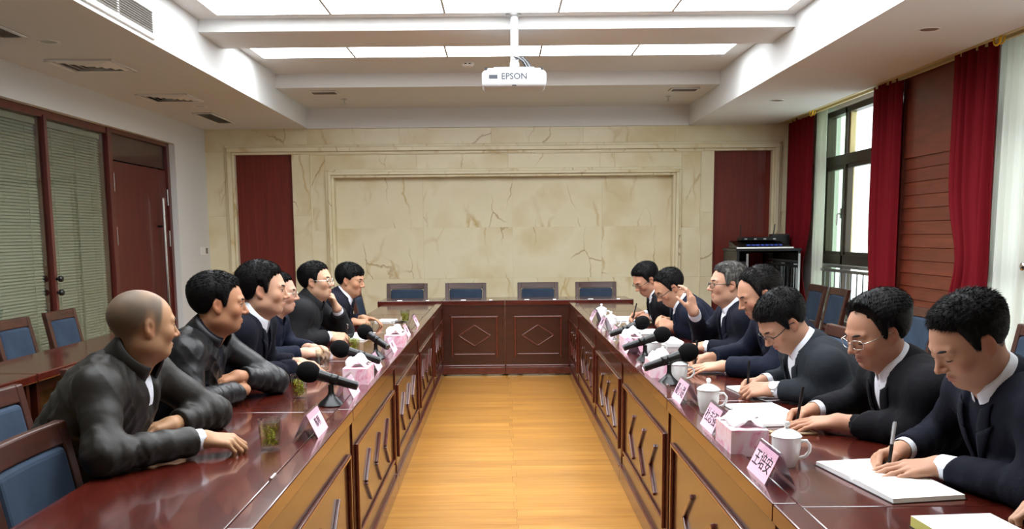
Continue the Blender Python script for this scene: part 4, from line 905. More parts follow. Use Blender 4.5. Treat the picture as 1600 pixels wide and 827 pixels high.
def strands_obj(name, roots, dirs, lens, w, m, parent, base):
    n = len(roots); up = np.cross(dirs, np.array([.31, .52, .79])); up /= np.linalg.norm(up, axis=1)[:, None] + 1e-9; s2 = np.cross(dirs, up); vs = np.zeros((n, 4, 3))
    for k in range(3): t = 2 * math.pi * k / 3; vs[:, k] = roots + (up * math.cos(t) + s2 * math.sin(t)) * w
    vs[:, 3] = roots + dirs * lens[:, None]; v = vs.reshape(-1, 3) - base; i = np.arange(n)[:, None] * 4; f = np.concatenate([i + np.array([[0, 1, 3]]), i + np.array([[1, 2, 3]]), i + np.array([[2, 0, 3]])])
    me = bpy.data.meshes.new(name); me.vertices.add(len(v)); me.vertices.foreach_set('co', v.astype(np.float32).ravel()); me.loops.add(len(f) * 3); me.loops.foreach_set('vertex_index', f.astype(np.int32).ravel())
    me.polygons.add(len(f)); me.polygons.foreach_set('loop_start', np.arange(0, len(f) * 3, 3, dtype=np.int32)); me.update(calc_edges=True); me.materials.append(m); o = bpy.data.objects.new(name, me); COL.objects.link(o); o.parent = parent; o['kind'] = 'stuff'; return o
def build_person(S):
    """S: dict with head centre, yaw, pitch, facing angle of the body, wrists, clothes ... all in metres"""
    hc = V3(*S['head']); hs = S.get('hs', 1.0); face = math.radians(S.get('body', 180 if hc[0] > 0 else 0)); f = V3(math.cos(face), math.sin(face), 0); rt = V3(f[1], -f[0], 0)
    near = S.get('vox', 1.0); rng = np.random.RandomState(S.get('seed', 1))
    # head frame: rows x right, y forward, z up
    yw = math.radians(S['yaw']); pt = math.radians(S.get('pitch', 0)); rl = math.radians(S.get('roll', 0))
    hf = V3(math.cos(yw), math.sin(yw), 0); hr = V3(hf[1], -hf[0], 0); R1 = rotm(hr, -pt); hy = R1 @ hf; hz = R1 @ UP; R2 = rotm(hy, rl); hx = R2 @ hr; hz = R2 @ hz
    A = np.stack([hx, hy, hz])
    H = lambda x, y, z: hc + hs * (hx * x + hy * y + hz * z)
    # neck, shoulders, pelvis
    lean = S.get('lean', .32); nb = S.get('neck', None)
    N = V3(*nb) if nb is not None else hc + (-(.050 + .085 * math.sin(pt)) * f - (.128 - .03 * math.sin(pt)) * UP) * hs - f * S.get('nback', 0.0)
    pel = V3(*S['pelvis']) if 'pelvis' in S else V3(N[0] - f[0] * lean, N[1] - f[1] * lean + S.get('pely', 0), .60)
    sp = nrm(N - pel); side = nrm(rt - sp * (rt @ sp)); fr = np.cross(sp, side) * 1.0
    if fr @ f < 0: fr = -fr
    T = np.stack([side, fr, sp]); wd = S.get('wide', 1.0); dp = S.get('deep', 1.0)
    LT = np.linalg.norm(N - pel)
    sh = {}; tw = S.get('twist', 0)
    for k, sg in (('r', 1), ('l', -1)):
        off = S.get('sh_' + k, (0, 0, 0)); sh[k] = N + side * (sg * .184 * wd) - sp * .050 + fr * (.012) + V3(*off)
    arms = {}
    for k, sg in (('r', 1), ('l', -1)):
        w = V3(*S['w' + k]); hint = V3(*S['e' + k]) if 'e' + k in S else (side * sg * .7 - UP * .75 - f * .25)
        el = V3(*S['elb' + k]) if 'elb' + k in S else ik(sh[k], w, .285, .255, hint)
        if .6 < abs(el[0]) < (1.22 if el[0] < 0 else 1.31): el[2] = max(el[2], .802)
        arms[k] = (sh[k], el, w)
    thick = S.get('thick', 1.0); wr_amp = S.get('wrinkle', .0026)
    ph = rng.uniform(0, 6, 8)
    def wrinkle(p):
        q = p @ np.array([[.8, .5, -.33], [-.5, .85, .15], [.36, .04, .93]])
        a = np.sin(68 * q[:, 0] + 2.4 * np.sin(31 * q[:, 1] + ph[0]) + ph[1]) * np.sin(39 * q[:, 2] + 1.9 * np.sin(22 * q[:, 0] + ph[2]) + ph[3])
        b = np.sin(120 * q[:, 1] + 2.5 * np.sin(47 * q[:, 2] + ph[4]) + ph[5]) * np.sin(55 * q[:, 0] + ph[6])
        c = np.abs(np.sin(46 * q[:, 0] + 24 * q[:, 2] + 2.3 * np.sin(33 * q[:, 1] + ph[6]) + ph[7])); e_ = np.abs(np.sin(58 * q[:, 1] - 26 * q[:, 0] + 2.2 * np.sin(25 * q[:, 2] + ph[2]) + ph[3]))
        g_ = .5 + .5 * np.sin(9 * q[:, 0] + 7 * q[:, 1] + ph[5]) * np.sin(8 * q[:, 2] + ph[0])      # folds come in patches
        return (a * .3 + b * .15 + (c ** .45 - .78) * .8 + (e_ ** .45 - .78) * .6) * (.35 + .9 * g_)
    def torso(p):
        d = ell(p, pel + sp * .03, (.185 * wd, .135 * dp, .14), T)
        d = smin(d, ell(p, pel + sp * LT * .42 + fr * .015, (.172 * wd, .128 * dp, .19), T), .06)
        d = smin(d, ell(p, pel + sp * LT * .72 + fr * .005, (.178 * wd, .122 * dp, .165), T), .06)
        for k, sg in (('r', 1), ('l', -1)):
            d = smin(d, cap(p, N + side * (sg * .05) - sp * .046 - fr * .014, sh[k] + sp * .002, .053, .058 * thick), .055)
        return d
    cuffcut = S.get('cuff', .03)
    def sleeve(p, k, ex=0.):
        a, e, w = arms[k]; u = nrm(e - w); w2 = w + u * cuffcut
        d = cap(p, a, e, .064 * thick, .054 * thick); d2 = cap(p, e, w2, .054 * thick, .041 * thick + .003)
        rt_ = capt(p, e, w2); loc = ((p - w2) @ u)             # flat sleeve end
        amp = wr_amp * .9; near_el = np.exp(-(np.linalg.norm(p - e, axis=1) / .11) ** 2)
        d2 = d2 + amp * (.35 + near_el) * np.sin(26 * np.clip(rt_, 0, 1) + 3 * wrinkle(p)); d2 = smax(d2, -loc, .006)
        d = d + amp * near_el * np.sin(75 * np.linalg.norm(p - e, axis=1) + 2.5 * wrinkle(p))
        return smin(d, d2, .03)
    style = S['style']; neckdir = nrm(H(0, -.015, -.07) - N); nk0 = N + neckdir * .0
    def tl(p): q = p - N; return q @ side, q @ fr, q @ sp       # torso coordinates from the neck base
    vdep = S.get('vdepth', .30); vw = S.get('vwidth', .062)
    def vmask(p):
        x, y, z = tl(p); w = vw * np.clip((z + vdep) / vdep, 0, 1.25); return sstep(.004, -.004, np.abs(x) - w) * sstep(-.02, .02, y) * sstep(-vdep - .005, -vdep + .01, z)
    def lapel(p):
        x, y, z = tl(p); w = vw * np.clip((z + vdep) / vdep, 0, 1.25); lw = .045 * np.clip((z + vdep) / .09, .2, 1) * (1 + .3 * sstep(-.12, -.10, z))
        t = np.abs(x) - w; return sstep(-.004, .003, t) * sstep(lw + .003, lw - .003, t) * sstep(0, .03, y) * sstep(-vdep, -vdep + .03, z)
    nc = H(0, -.02, -.075)
    def ringd(p, r0, r1, h0, h1, th, tilt=.0):
        """conical collar shell round the neck axis from N"""
        ax = nrm(nrm(nc - N) + fr * tilt); q = p - N; t = q @ ax; rad = np.sqrt(np.maximum(0, (q * q).sum(1) - t * t)); r = r0 + (r1 - r0) * np.clip((t - h0) / (h1 - h0), -1, 2)
        d = np.abs(rad - r) - th; return smax(smax(d, t - h1, .006), h0 - t, .006), t, q
    def jacket(p):
        d = torso(p) - .012
        d = d + wr_amp * wrinkle(p) * 1.5
        for k in ('r', 'l'): d = smin(d, sleeve(p, k), .035)
        if style == 'suit': d = d + .016 * vmask(p)
        else:
            x, y, z = tl(p); d = d - .003 * (sstep(.014, .009, np.abs(x)) * sstep(0, .03, y)) + .004 * sstep(.0035, .001, np.abs(x)) * sstep(0, .03, y)
            d = d + .022 * sstep(.035 + .5 * np.maximum(0, z + .04), .02, np.abs(x)) * sstep(0, .03, y) * sstep(-.11, -.06, z)
        # hollow for the neck
        d = smax(d, -cap(p, N - sp * .015, nc + neckdir * .06, .064, .062), .006); return d
    def shirt(p):
        d = torso(p) + .002; return smax(d, -cap(p, N - sp * .02, nc + neckdir * .06, .056, .056), .005)
    # ---- head and neck
    jw = S.get('jaw', 1.0); ck = S.get('cheek', 1.0); eo = S.get('eyes', 'open'); lz = S.get('eye_low', 0)
    def toH(p): return ((p - hc) @ A.T) / hs
    def skull(q): return smin(ell(q, (0, -.018, .032), (.0765, .098, .083)), ell(q, (0, .022, -.012), (.0655 * ck, .068, .092)), .03)
    def head(p):
        q = toH(p); ax = np.abs(q[:, 0]); qm = np.stack([ax, q[:, 1], q[:, 2]], 1)
        d = skull(q); d = smin(d, ell(q, (0, .048, -.084), (.036 * jw, .034, .026)), .028); d = smin(d, ell(qm, (.046 * jw, .004, -.062), (.022, .034, .026)), .03)
        d = smin(d, ell(qm, (.043 * ck, .058, -.022), (.019, .020, .020)), .022)
        d = smin(d, cap(qm, V3(.008, .084, .024), V3(.042, .074, .022), .0085, .007), .014)
        d = smax(d, -ell(qm, (.032, .099, .003), (.019, .016, .0105)), .012)
        d = smin(d, ell(qm, (.0315, .0745, .002), (.0145, .0135, .0125)), .004)
        if eo == 'open': d = smax(d, -ell(qm, (.0315, .0900, .001 - lz), (.0140, .0085, .0052)), .0015)
        else: d = smax(d, -ell(qm, (.0315, .0905, -.0075), (.0128, .005, .0013)), .002)
        d = smin(d, cap(q, V3(0, .084, .014), V3(0, .1035, -.024), .0060, .0090), .012); d = smin(d, ell(q, (0, .1050, -.028), (.0105, .0098, .0085)), .006); d = smin(d, ell(qm, (.0115, .094, -.0315), (.0078, .009, .0066)), .006)
        qb = np.stack([q[:, 0], q[:, 1] + 9 * q[:, 0] ** 2, q[:, 2] + 5 * q[:, 0] ** 2], 1)
        d = smin(d, ell(qb, (0, .0836, -.0580), (.0225, .0085, .0048)), .007); d = smin(d, ell(qb, (0, .0826, -.0680), (.0190, .0085, .0056)), .007)
        d = smax(d, -ell(qb, (0, .0936, -.0626), (.0215, .0065, .0013 + (.005 if S.get('mouth') == 'open' else 0))), .002)
        d = smax(d, -ell(q, (0, .092, -.0775), (.013, .005, .003)), .008)
        # ears
        ea = ell(qm, (.0758, -.008, -.003), (.0080, .0165, .0285), np.array([[.93, .36, 0], [-.36, .93, .0], [0, 0, 1]])); ea = smin(ea, ell(qm, (.0725, -.002, -.026), (.006, .008, .010)), .008)
        ea = smax(ea, -ell(qm, (.0862, -.004, .001), (.0078, .0095, .0175)), .003); d = smin(d, ea, .006)
        # neck
        n0 = H(0, -.022, -.055); d = d * hs
        nd = cap(p, n0, N - sp * .03, .052 * S.get('neckw', 1), .058 * S.get('neckw', 1)); nd2 = cap(p, H(0, .03, -.072), N + fr * .035 - sp * .02, .030, .032); d = smin(d, smin(nd, nd2, .03), .028); return d
    v = S.get('hv', .0032)
    corners = np.array([H(x, y, z) for x in (-.1, .1) for y in (-.13, .14) for z in (-.14, .14)] + [N + s * .09 for s in (V3(1, 0, 0), V3(-1, 0, 0), V3(0, 1, 0), V3(0, -1, 0), V3(0, 0, -1))])
    hv_, hq_ = mesh_sdf(head, corners.min(0) - .01, corners.max(0) + .01, v)
    base = V3(pel[0], pel[1], 0); root = empty('person', tuple(base)); bm = [(hv_, hq_)]
    # ---- hands
    tips = {}
    for k in ('r', 'l'):
        a, e, w = arms[k]; fd = nrm(V3(*S['f' + k])); dn = V3(*S.get('d' + k, (0, 0, 1))); hsc = S.get('hand', 1.0)
        palm, fing, tp = hand_bones(w, fd, dn, k == 'r', S.get('p' + k, 'rest'), hsc); tips[k] = tp
        pts = np.array([x for b in palm for x in b[:2]] + [x for b in fing for x in b[:2]] + [w + nrm(e - w) * .14]); bm.append(mesh_sdf(hand_sdf(palm, fing, w, e, hsc), pts.min(0) - .04, pts.max(0) + .04, S.get('dv', .0034)))
    # ---- hidden trunk of the body, so that head and hands hang together
    def trunk(p):
        d = torso(p) + .016
        for k in ('r', 'l'): a, e, w = arms[k]; d = smin(d, smin(cap(p, a, e, .042, .036), cap(p, e, w, .036, .026), .02), .02)
        return d
    allp = np.array([pel + V3(.2, .2, -.15), pel - V3(.2, .2, .15), N + V3(.1, .1, .05), N - V3(.1, .1, 0)] + [x for k in ('r', 'l') for x in arms[k]]); lo, hi = allp.min(0) - .09, allp.max(0) + .09
    bm.append(mesh_sdf(trunk, lo, hi, .016))
    # skin tones per vertex
    sk = np.array(lin(S.get('skin', (205, 158, 128)))) * np.array([.77, .74, .72]); allv = np.concatenate([b[0] for b in bm]); q = toH(allv); ax = np.abs(q[:, 0]); qm = np.stack([ax, q[:, 1], q[:, 2]], 1)
    qb = np.stack([q[:, 0], q[:, 1] + 9 * q[:, 0] ** 2, q[:, 2] + 5 * q[:, 0] ** 2], 1); col = np.tile(sk, (len(allv), 1)); ishead = np.zeros(len(allv), bool); ishead[:len(hv_)] = True
    red = sk * np.array([.98, .74, .70]); lip = sk * np.array([.88, .68, .66])
    def blend(mask, c): m = (mask * ishead)[:, None]; return col * (1 - m) + c * m
    col = blend(.5 * sstep(.012, -.004, ell(qm, (.045, .066, -.028), (.02, .02, .018))), red); col = blend(.4 * sstep(.008, -.004, ell(q, (0, .101, -.028), (.014, .012, .012))), red); col = blend(.6 * sstep(.006, -.002, ell(qm, (.078, -.008, -.002), (.012, .02, .032))), red)
    col = blend(sstep(.002, -.002, np.minimum(ell(qb, (0, .090, -.058), (.0225, .010, .0052)), ell(qb, (0, .088, -.068), (.0185, .010, .0058)))), lip)
    if S.get('stubble', 0): col = blend(S['stubble'] * sstep(.015, -.01, np.minimum(ell(qm, (.03, .05, -.085), (.035, .05, .03)), ell(q, (0, .09, -.05), (.03, .02, .006)))), sk * .72)
    if S.get('hair') == 'buzz':
        yb, zb = HAIRLINE['receding']; hl = q[:, 2] - np.interp(q[:, 1], yb, zb); nz = .5 + .5 * np.sin(60 * q[:, 0] + 3 * np.sin(40 * q[:, 1])) * np.sin(50 * q[:, 2] + 20 * q[:, 1])
        topbald = sstep(.07, .12, q[:, 2]) * sstep(-.06, .04, q[:, 1]); col = blend(sstep(-.03, .05, hl + .008 * nz) * (.78 + .12 * nz) * (1 - .62 * topbald) * (skull(q) > -.01), np.array(lin((74, 68, 58))))
    elif S.get('hair') in HAIRLINE:
        yb, zb = HAIRLINE[S['hair']]; hl = q[:, 2] - np.interp(q[:, 1], yb, zb); col = blend(.85 * sstep(-.004, .006, hl) * (skull(q) > -.004) * (skull(q) < .006), np.array(lin((40, 34, 32))))
    np_obj('body', bm, M['skin'], root, base, col)
    # ---- hair
    if S.get('hair') in HAIRLINE:
        yb, zb = HAIRLINE[S['hair']]; tt, ts_, tf = S.get('hair_t', (.020, .010, .016)); am = S.get('hair_n', .0030); pa = S.get('part', None)
        def hair(p):
            q = toH(p); th = ts_ + (tt - ts_) * sstep(.0, .085, q[:, 2]); th = th + (tf - tt) * sstep(.03, .09, q[:, 1]) * sstep(.03, .08, q[:, 2])
            an = np.arctan2(q[:, 0], q[:, 2] + .03); w1 = np.sin(31 * q[:, 1] + ph[0]) + np.sin(47 * q[:, 2] + 21 * q[:, 0] + ph[1]); rid = np.sin(61 * an + 3.1 * w1 + ph[2]) * .5 + np.sin(143 * an + 5.3 * w1 + 37 * q[:, 1]) * .3 + np.sin(97 * q[:, 1] + 6 * np.sin(40 * q[:, 0] + ph[5])) * np.sin(83 * q[:, 2] + ph[6]) * .5
            big = np.sin(22 * q[:, 0] + ph[3]) * np.sin(19 * q[:, 1] + ph[4]) * .0022
            if pa is not None: th = th * (1 - .5 * np.exp(-((q[:, 0] - pa) / .007) ** 2) * sstep(.03, .07, q[:, 2])) + .006 * sstep(.0, -.05, (q[:, 0] - pa) * np.sign(pa)) * sstep(.03, .07, q[:, 2])
            hl = np.interp(q[:, 1], yb, zb) + .0035 * np.sin(140 * q[:, 0] + 5 * np.sin(60 * q[:, 1])) + S.get('hl_side', 0) * np.abs(q[:, 0]) / .07
            tp = S.get('taper', .032); th = .0012 + (th - .0012) * np.clip((q[:, 2] - hl) / tp, 0, 1) ** .6; d = skull(q) - th - (am * .3 * rid + big) * np.clip(th / .012, 0, 1)
            return smax(d, (hl - q[:, 2]) * .8, .006) * hs
        pts = np.array([H(x, y, z) for x in (-.11, .11) for y in (-.15, .13) for z in (-.09, .16)]); hm = mesh_sdf(hair, pts.min(0), pts.max(0), S.get('hrv', .0032)); ho = np_obj('hair', [hm], S.get('hair_m', M['hair_black']), root, base)
        pick = hm[0][rng.randint(0, len(hm[0]), S.get('strands', 5200))]; q = toH(pick); g = np.stack([hair(pick + e_ * .002) - hair(pick - e_ * .002) for e_ in np.eye(3)], 1); g /= np.linalg.norm(g, axis=1)[:, None] + 1e-9
        ok = skull(q) > .0005; pick, q, g = pick[ok], q[ok], g[ok]; topw = sstep(.04, .10, q[:, 2]); fwd = np.where(q[:, 1] > -.03, 1., -.2)
        fl = np.stack([.25 * np.sign(q[:, 0]) + S.get('sweep', 0.), .9 * fwd * topw + .1, -.9 * (1 - topw) - .12], 1) + rng.normal(0, .28, q.shape); fw = fl @ A; fw -= g * (fw * g).sum(1)[:, None]; fw /= np.linalg.norm(fw, axis=1)[:, None] + 1e-9
        lift = S.get('lift', .32) * (.4 + .6 * topw); dr_ = fw + g * lift[:, None]; dr_ /= np.linalg.norm(dr_, axis=1)[:, None]; ln_ = (.007 + .011 * topw * S.get('slen', 1.0)) * rng.uniform(.6, 1.2, len(q))
        strands_obj('hair_strands', pick - g * .0012, dr_, ln_, .0011, S.get('hair_m', M['hair_black']), root, base)
    # ---- eyes, brows
    Rm = Matrix([[hx[i], hy[i], hz[i]] for i in range(3)]); lb = lambda x, y, z: Vector(H(x, y, z) - base)
    for s in (-1, 1):
        if eo == 'open':
            ey = MB(); n = 12; ec = lb(s * .0315, .0743, .0005 - lz * .6); r = .0124 * hs
            for i in range(1, 7): pass
            prof = [(r * math.sin(t), r * math.cos(t)) for t in np.linspace(0, math.pi * .55, 9)]; gz = Vector(hy) * .96 + Vector(hz) * S.get('gaze_z', -.1) + Vector(hx) * S.get('gaze_x', 0); Q = gz.normalized().to_track_quat('Z', 'Y').to_matrix()
            ey.slot(1).lathe(prof[:4], 14, ec, R=Q, cap=False).slot(0).lathe(prof[3:], 14, ec, R=Q, cap=False); ey.build('eye', [M['eye'], M['iris']], root, smooth='all')
        MB().tube([lb(s * .0135, .0915, .0215 + S.get('brow_z', 0)), lb(s * .027, .0885, .0245 + S.get('brow_z', 0)), lb(s * .04, .0805, .0245 + S.get('brow_z', 0)), lb(s * .050, .0700, .0205 + S.get('brow_z', 0))], [.0028 * hs, .0042 * hs, .0038 * hs, .0016 * hs], 7).build('eyebrow', S.get('brow_m', M['brow']), root, smooth='all')
        bl_ = math.radians(-24 if eo == 'open' else 33); lp_ = [lb(s * (.0315 + .0150 * math.sin(a_)), .0745 + .0141 * math.cos(a_) * math.cos(bl_), .002 - .0130 * math.sin(bl_) * (.55 + .45 * math.cos(a_))) for a_ in np.linspace(-1.15, 1.15, 11)]
        MB().tube(lp_, [.0012 * hs * (.5 + .5 * math.cos(a_)) + .0004 for a_ in np.linspace(-1.3, 1.3, 11)], 5).build('eyelash', M['brow'], root, smooth='all')
    # ---- glasses
    if S.get('glasses'):
        g = S['glasses']; gm = M['rim_black'] if g['m'] == 'black' else M['rim_silver']; rr = g.get('r', .0015); ge = []; gz = g.get('z', -.004); hw_, hh = g.get('w', .0245), g.get('h', .0165); gy = .1005
        b0 = MB(); fr_ = None
        def lens_pts(s, n=24, k=1.0):
            o = []
            for i in range(n):
                t = 2 * math.pi * i / n; c_, s_ = math.cos(t), math.sin(t); ex = g.get('sq', .65); x = math.copysign(abs(c_) ** ex, c_) * hw_ * k; z = math.copysign(abs(s_) ** ex, s_) * hh * k; o.append(lb(s * .0335 + x, gy - .010 * ((abs(s * .0335 + x) / .058) ** 2), gz + z))
            return o
        for s in (-1, 1):
            if not g.get('half'): b0.tube(lens_pts(s), rr * hs, 6, closed=True)
            else: b0.tube([p for p in lens_pts(s)][0:13], rr * hs, 6)
            x0 = s * (.0335 + hw_); b0.tube([lb(x0, gy - .010, gz + .006), lb(s * .069, gy - .016, gz + .007), lb(s * .0755, .06, gz + .008), lb(s * .0795, .005, gz + .012), lb(s * .0795, -.012, gz + .004)], g.get('tr', rr * 1.25) * hs, 6)
        b0.tube([lb(-.0335 + hw_, gy, gz + .005), lb(0, gy + .003, gz + .007), lb(.0335 - hw_, gy, gz + .005)], rr * hs, 6); fr_ = b0.build('spectacles', gm, root, smooth='all')
        for s in (-1, 1):
            lp = lens_pts(s, 20, .97); c0 = sum(lp, Vector()) / 20; MB()._add([c0] + lp, [(0, 1 + i, 1 + (i + 1) % 20) for i in range(20)]).build('lens', M['lens'], fr_, smooth='all')
    # ---- clothes
    jm = S['cloth']; np_obj('jacket', [mesh_sdf(jacket, lo - .03, hi + .05, S.get('jv', .0075))], jm, root, base)
    axn = nrm(nrm(nc - N) + fr * .08); cs = nrm(side - axn * (side @ axn)); cf = np.cross(axn, cs); cf = cf if cf @ fr > 0 else -cf
    def ring(name, m, gap, top, bot, thick_, drop=.0, n=30):
        """collar strip: top/bot = ((radius, height) at the back, (radius, height) at the front)"""
        vs = []; fs = []; rows = 4
        for i in range(n + 1):
            ph_ = -math.pi + gap + (2 * math.pi - 2 * gap) * i / n; w = (1 - math.cos(ph_)) / 2; ed = max(0, (abs(ph_) / (math.pi - gap) - .72) / .28)
            for j in range(rows + 1):
                t = j / rows; (r0, h0), (r1, h1) = [(a_[0] + (b_[0] - a_[0]) * w, a_[1] + (b_[1] - a_[1]) * w) for a_, b_ in (top, bot)]
                h1 -= drop * ed ** 1.5; r1 += drop * .3 * ed; r = r0 + (r1 - r0) * t ** .8; hh_ = h0 + (h1 - h0) * t
                p = N + axn * hh_ + (cs * math.sin(ph_) * 1.0 - cf * math.cos(ph_) * 1.04) * r - base; vs.append(tuple(p))
        for i in range(n):
            for j in range(rows): a_ = i * (rows + 1) + j; fs.append((a_, a_ + 1, a_ + rows + 2, a_ + rows + 1))
        b_ = MB(); b_._add(vs, fs); o = b_.build(name, m, root, smooth='all'); so_ = o.modifiers.new('t', 'SOLIDIFY'); so_.thickness = thick_; so_.offset = 0; return o
    def surf(xs, zs, off):
        p = N + np.outer(xs, side) + np.outer(zs, sp) + fr * .36
        for _ in range(26): p = p - np.outer(np.clip((torso(p) - .012) * .85, -.01, .06), fr)
        return p + np.outer(off, fr)
    if style == 'suit':
        ring('collar', jm, .95, ((.070, .046), (.078, .012)), ((.094, -.012), (.10, -.05)), .006)
        for sg in (-1, 1):
            def strip_(z0, z1, w0, w1, k0, k1, off, nn=9):
                xs = []; zs = []; fs = []; of = []
                for i in range(nn + 1):
                    t = i / nn; z = z0 + (z1 - z0) * t; wi = w0 + (w1 - w0) * t; xi = vw * min(1.25, max(0, (z + vdep) / vdep)) - .006
                    for j in range(5): u = j / 4; zz = z + (k0 + (k1 - k0) * t) * u; xs.append(sg * (xi + wi * u)); zs.append(zz); of.append(off + .003 * math.sin(u * math.pi))
                for i in range(nn):
                    for j in range(4): a_ = i * 5 + j; fs.append((a_, a_ + 1, a_ + 6, a_ + 5))
                vs = surf(np.array(xs), np.array(zs), np.array(of)) - base; b_ = MB(); b_._add(vs, fs); o = b_.build('lapel', jm, root, smooth='all'); so_ = o.modifiers.new('t', 'SOLIDIFY'); so_.thickness = .004; so_.offset = 0
            zn = -max(.06, vdep * .34)
            strip_(-.01, zn + .006, .034, .044, .012, -.006, .004); strip_(zn, -vdep, .060, .004, .022, .0, .0045)
        if S.get('shirt', True): ring('shirt_collar', S.get('collar_m', M['shirt']), .16, ((.0605, .066), (.063, .034)), ((.072, .020), (.078, -.006)), .003, drop=.022)
    else:
        cm = S.get('collar_mat', jm); hb = S.get('collar', .055) + .016
        ring('collar', cm, S.get('collar_gap', .42), ((.068, hb), (S.get('collar_r', .080), hb - .030)), ((.088, -.022), (.098, -.055)), .008)
        if S.get('shirt', True): ring('shirt_collar', S.get('shirt_m', M['shirt']), .2, ((.060, S.get('inner_h', .05)), (.063, S.get('inner_h', .05) - .03)), ((.066, .0), (.07, -.03)), .003)
    if S.get('shirt', True):
        smask = lo.copy(); np_obj('shirt', [mesh_sdf(shirt, np.minimum(N, pel) - .22, np.maximum(N, pel) + .2, S.get('sv', .0065))], S.get('shirt_m', M['shirt']), root, base)
    if S.get('cuffs', True):
        for k in S.get('cuffs_on', ('r', 'l')):
            a, e, w = arms[k]; u = Vector(nrm(e - w)); w0 = Vector(w - base) - u * .0; rq = u.to_track_quat('Z', 'Y').to_matrix()
            MB().lathe([(.0335, .004), (.0345, .004), (.037, .06), (.036, .06), (.0335, .004)], 20, w0, R=rq, cap=False).build('shirt_cuff', S.get('cuff_m', M['shirt']), root, smooth=30)
    # ---- legs and shoes under the table
    def legs(p):
        d = ell(p, pel - UP * .01, (.17, .17, .11))
        for sg in (1, -1):
            hp = pel + rt * (sg * .085) - UP * .02; kn = hp + f * .42 - UP * .03 + rt * sg * .04; an = V3(kn[0], kn[1], .1) + f * .02; d = smin(d, smin(cap(p, hp, kn, .085, .062), cap(p, kn, an, .062, .05), .03), .03)
        return d
    lp = np.array([pel + V3(.6, .3, .1), pel - V3(.6, .3, 0), V3(pel[0], pel[1], .06)]); np_obj('trousers', [mesh_sdf(legs, lp.min(0), lp.max(0), .016)], M['trouser'], root, base)
    for sg in (1, -1):
        an = pel + rt * (sg * .125) + f * .44; an[2] = .05
        def shoe(p, an=an): return smax(smin(cap(p, an - f * .03, an + f * .14 - UP * .012, .045, .038), cap(p, an, an + UP * .05, .042, .045), .02), -(p[:, 2] - .004), .006)
        np_obj('shoe', [mesh_sdf(shoe, an - .3, an + .3, .012)], M['shoe'], root, base)
    if S.get('watch'):
        k = S['watch']; a, e, w = arms[k]; u = Vector(nrm(e - w)); c = Vector(w - base) + u * .012; rq = u.to_track_quat('Z', 'Y').to_matrix()
        wt = MB().lathe([(.033, -.008), (.035, -.008), (.035, .008), (.033, .008), (.033, -.008)], 20, c, R=rq, cap=False).build('wristwatch', M['chrome'], root, smooth=30)
        dn = Vector(nrm(V3(*S.get('watch_dir', (0, 0, 1))))); dn = (dn - u * dn.dot(u)).normalized(); Q = dn.to_track_quat('Z', 'Y').to_matrix()
        MB().lathe([(0, 0), (.019, 0), (.02, .003), (.018, .008), (.0, .0085)], 20, c + dn * .033, R=Q).build('watch_face', M['porcelain'], wt, smooth=True)
    tag(root, S['label'], 'person'); root['group'] = 'people at the ' + ('right' if hc[0] > 0 else 'left') + ' row'
    return tips, arms
GL_B = dict(m='black', r=.0017, w=.0245, h=.0165); GL_S = dict(m='silver', r=.0012, w=.025, h=.0155, sq=.7)
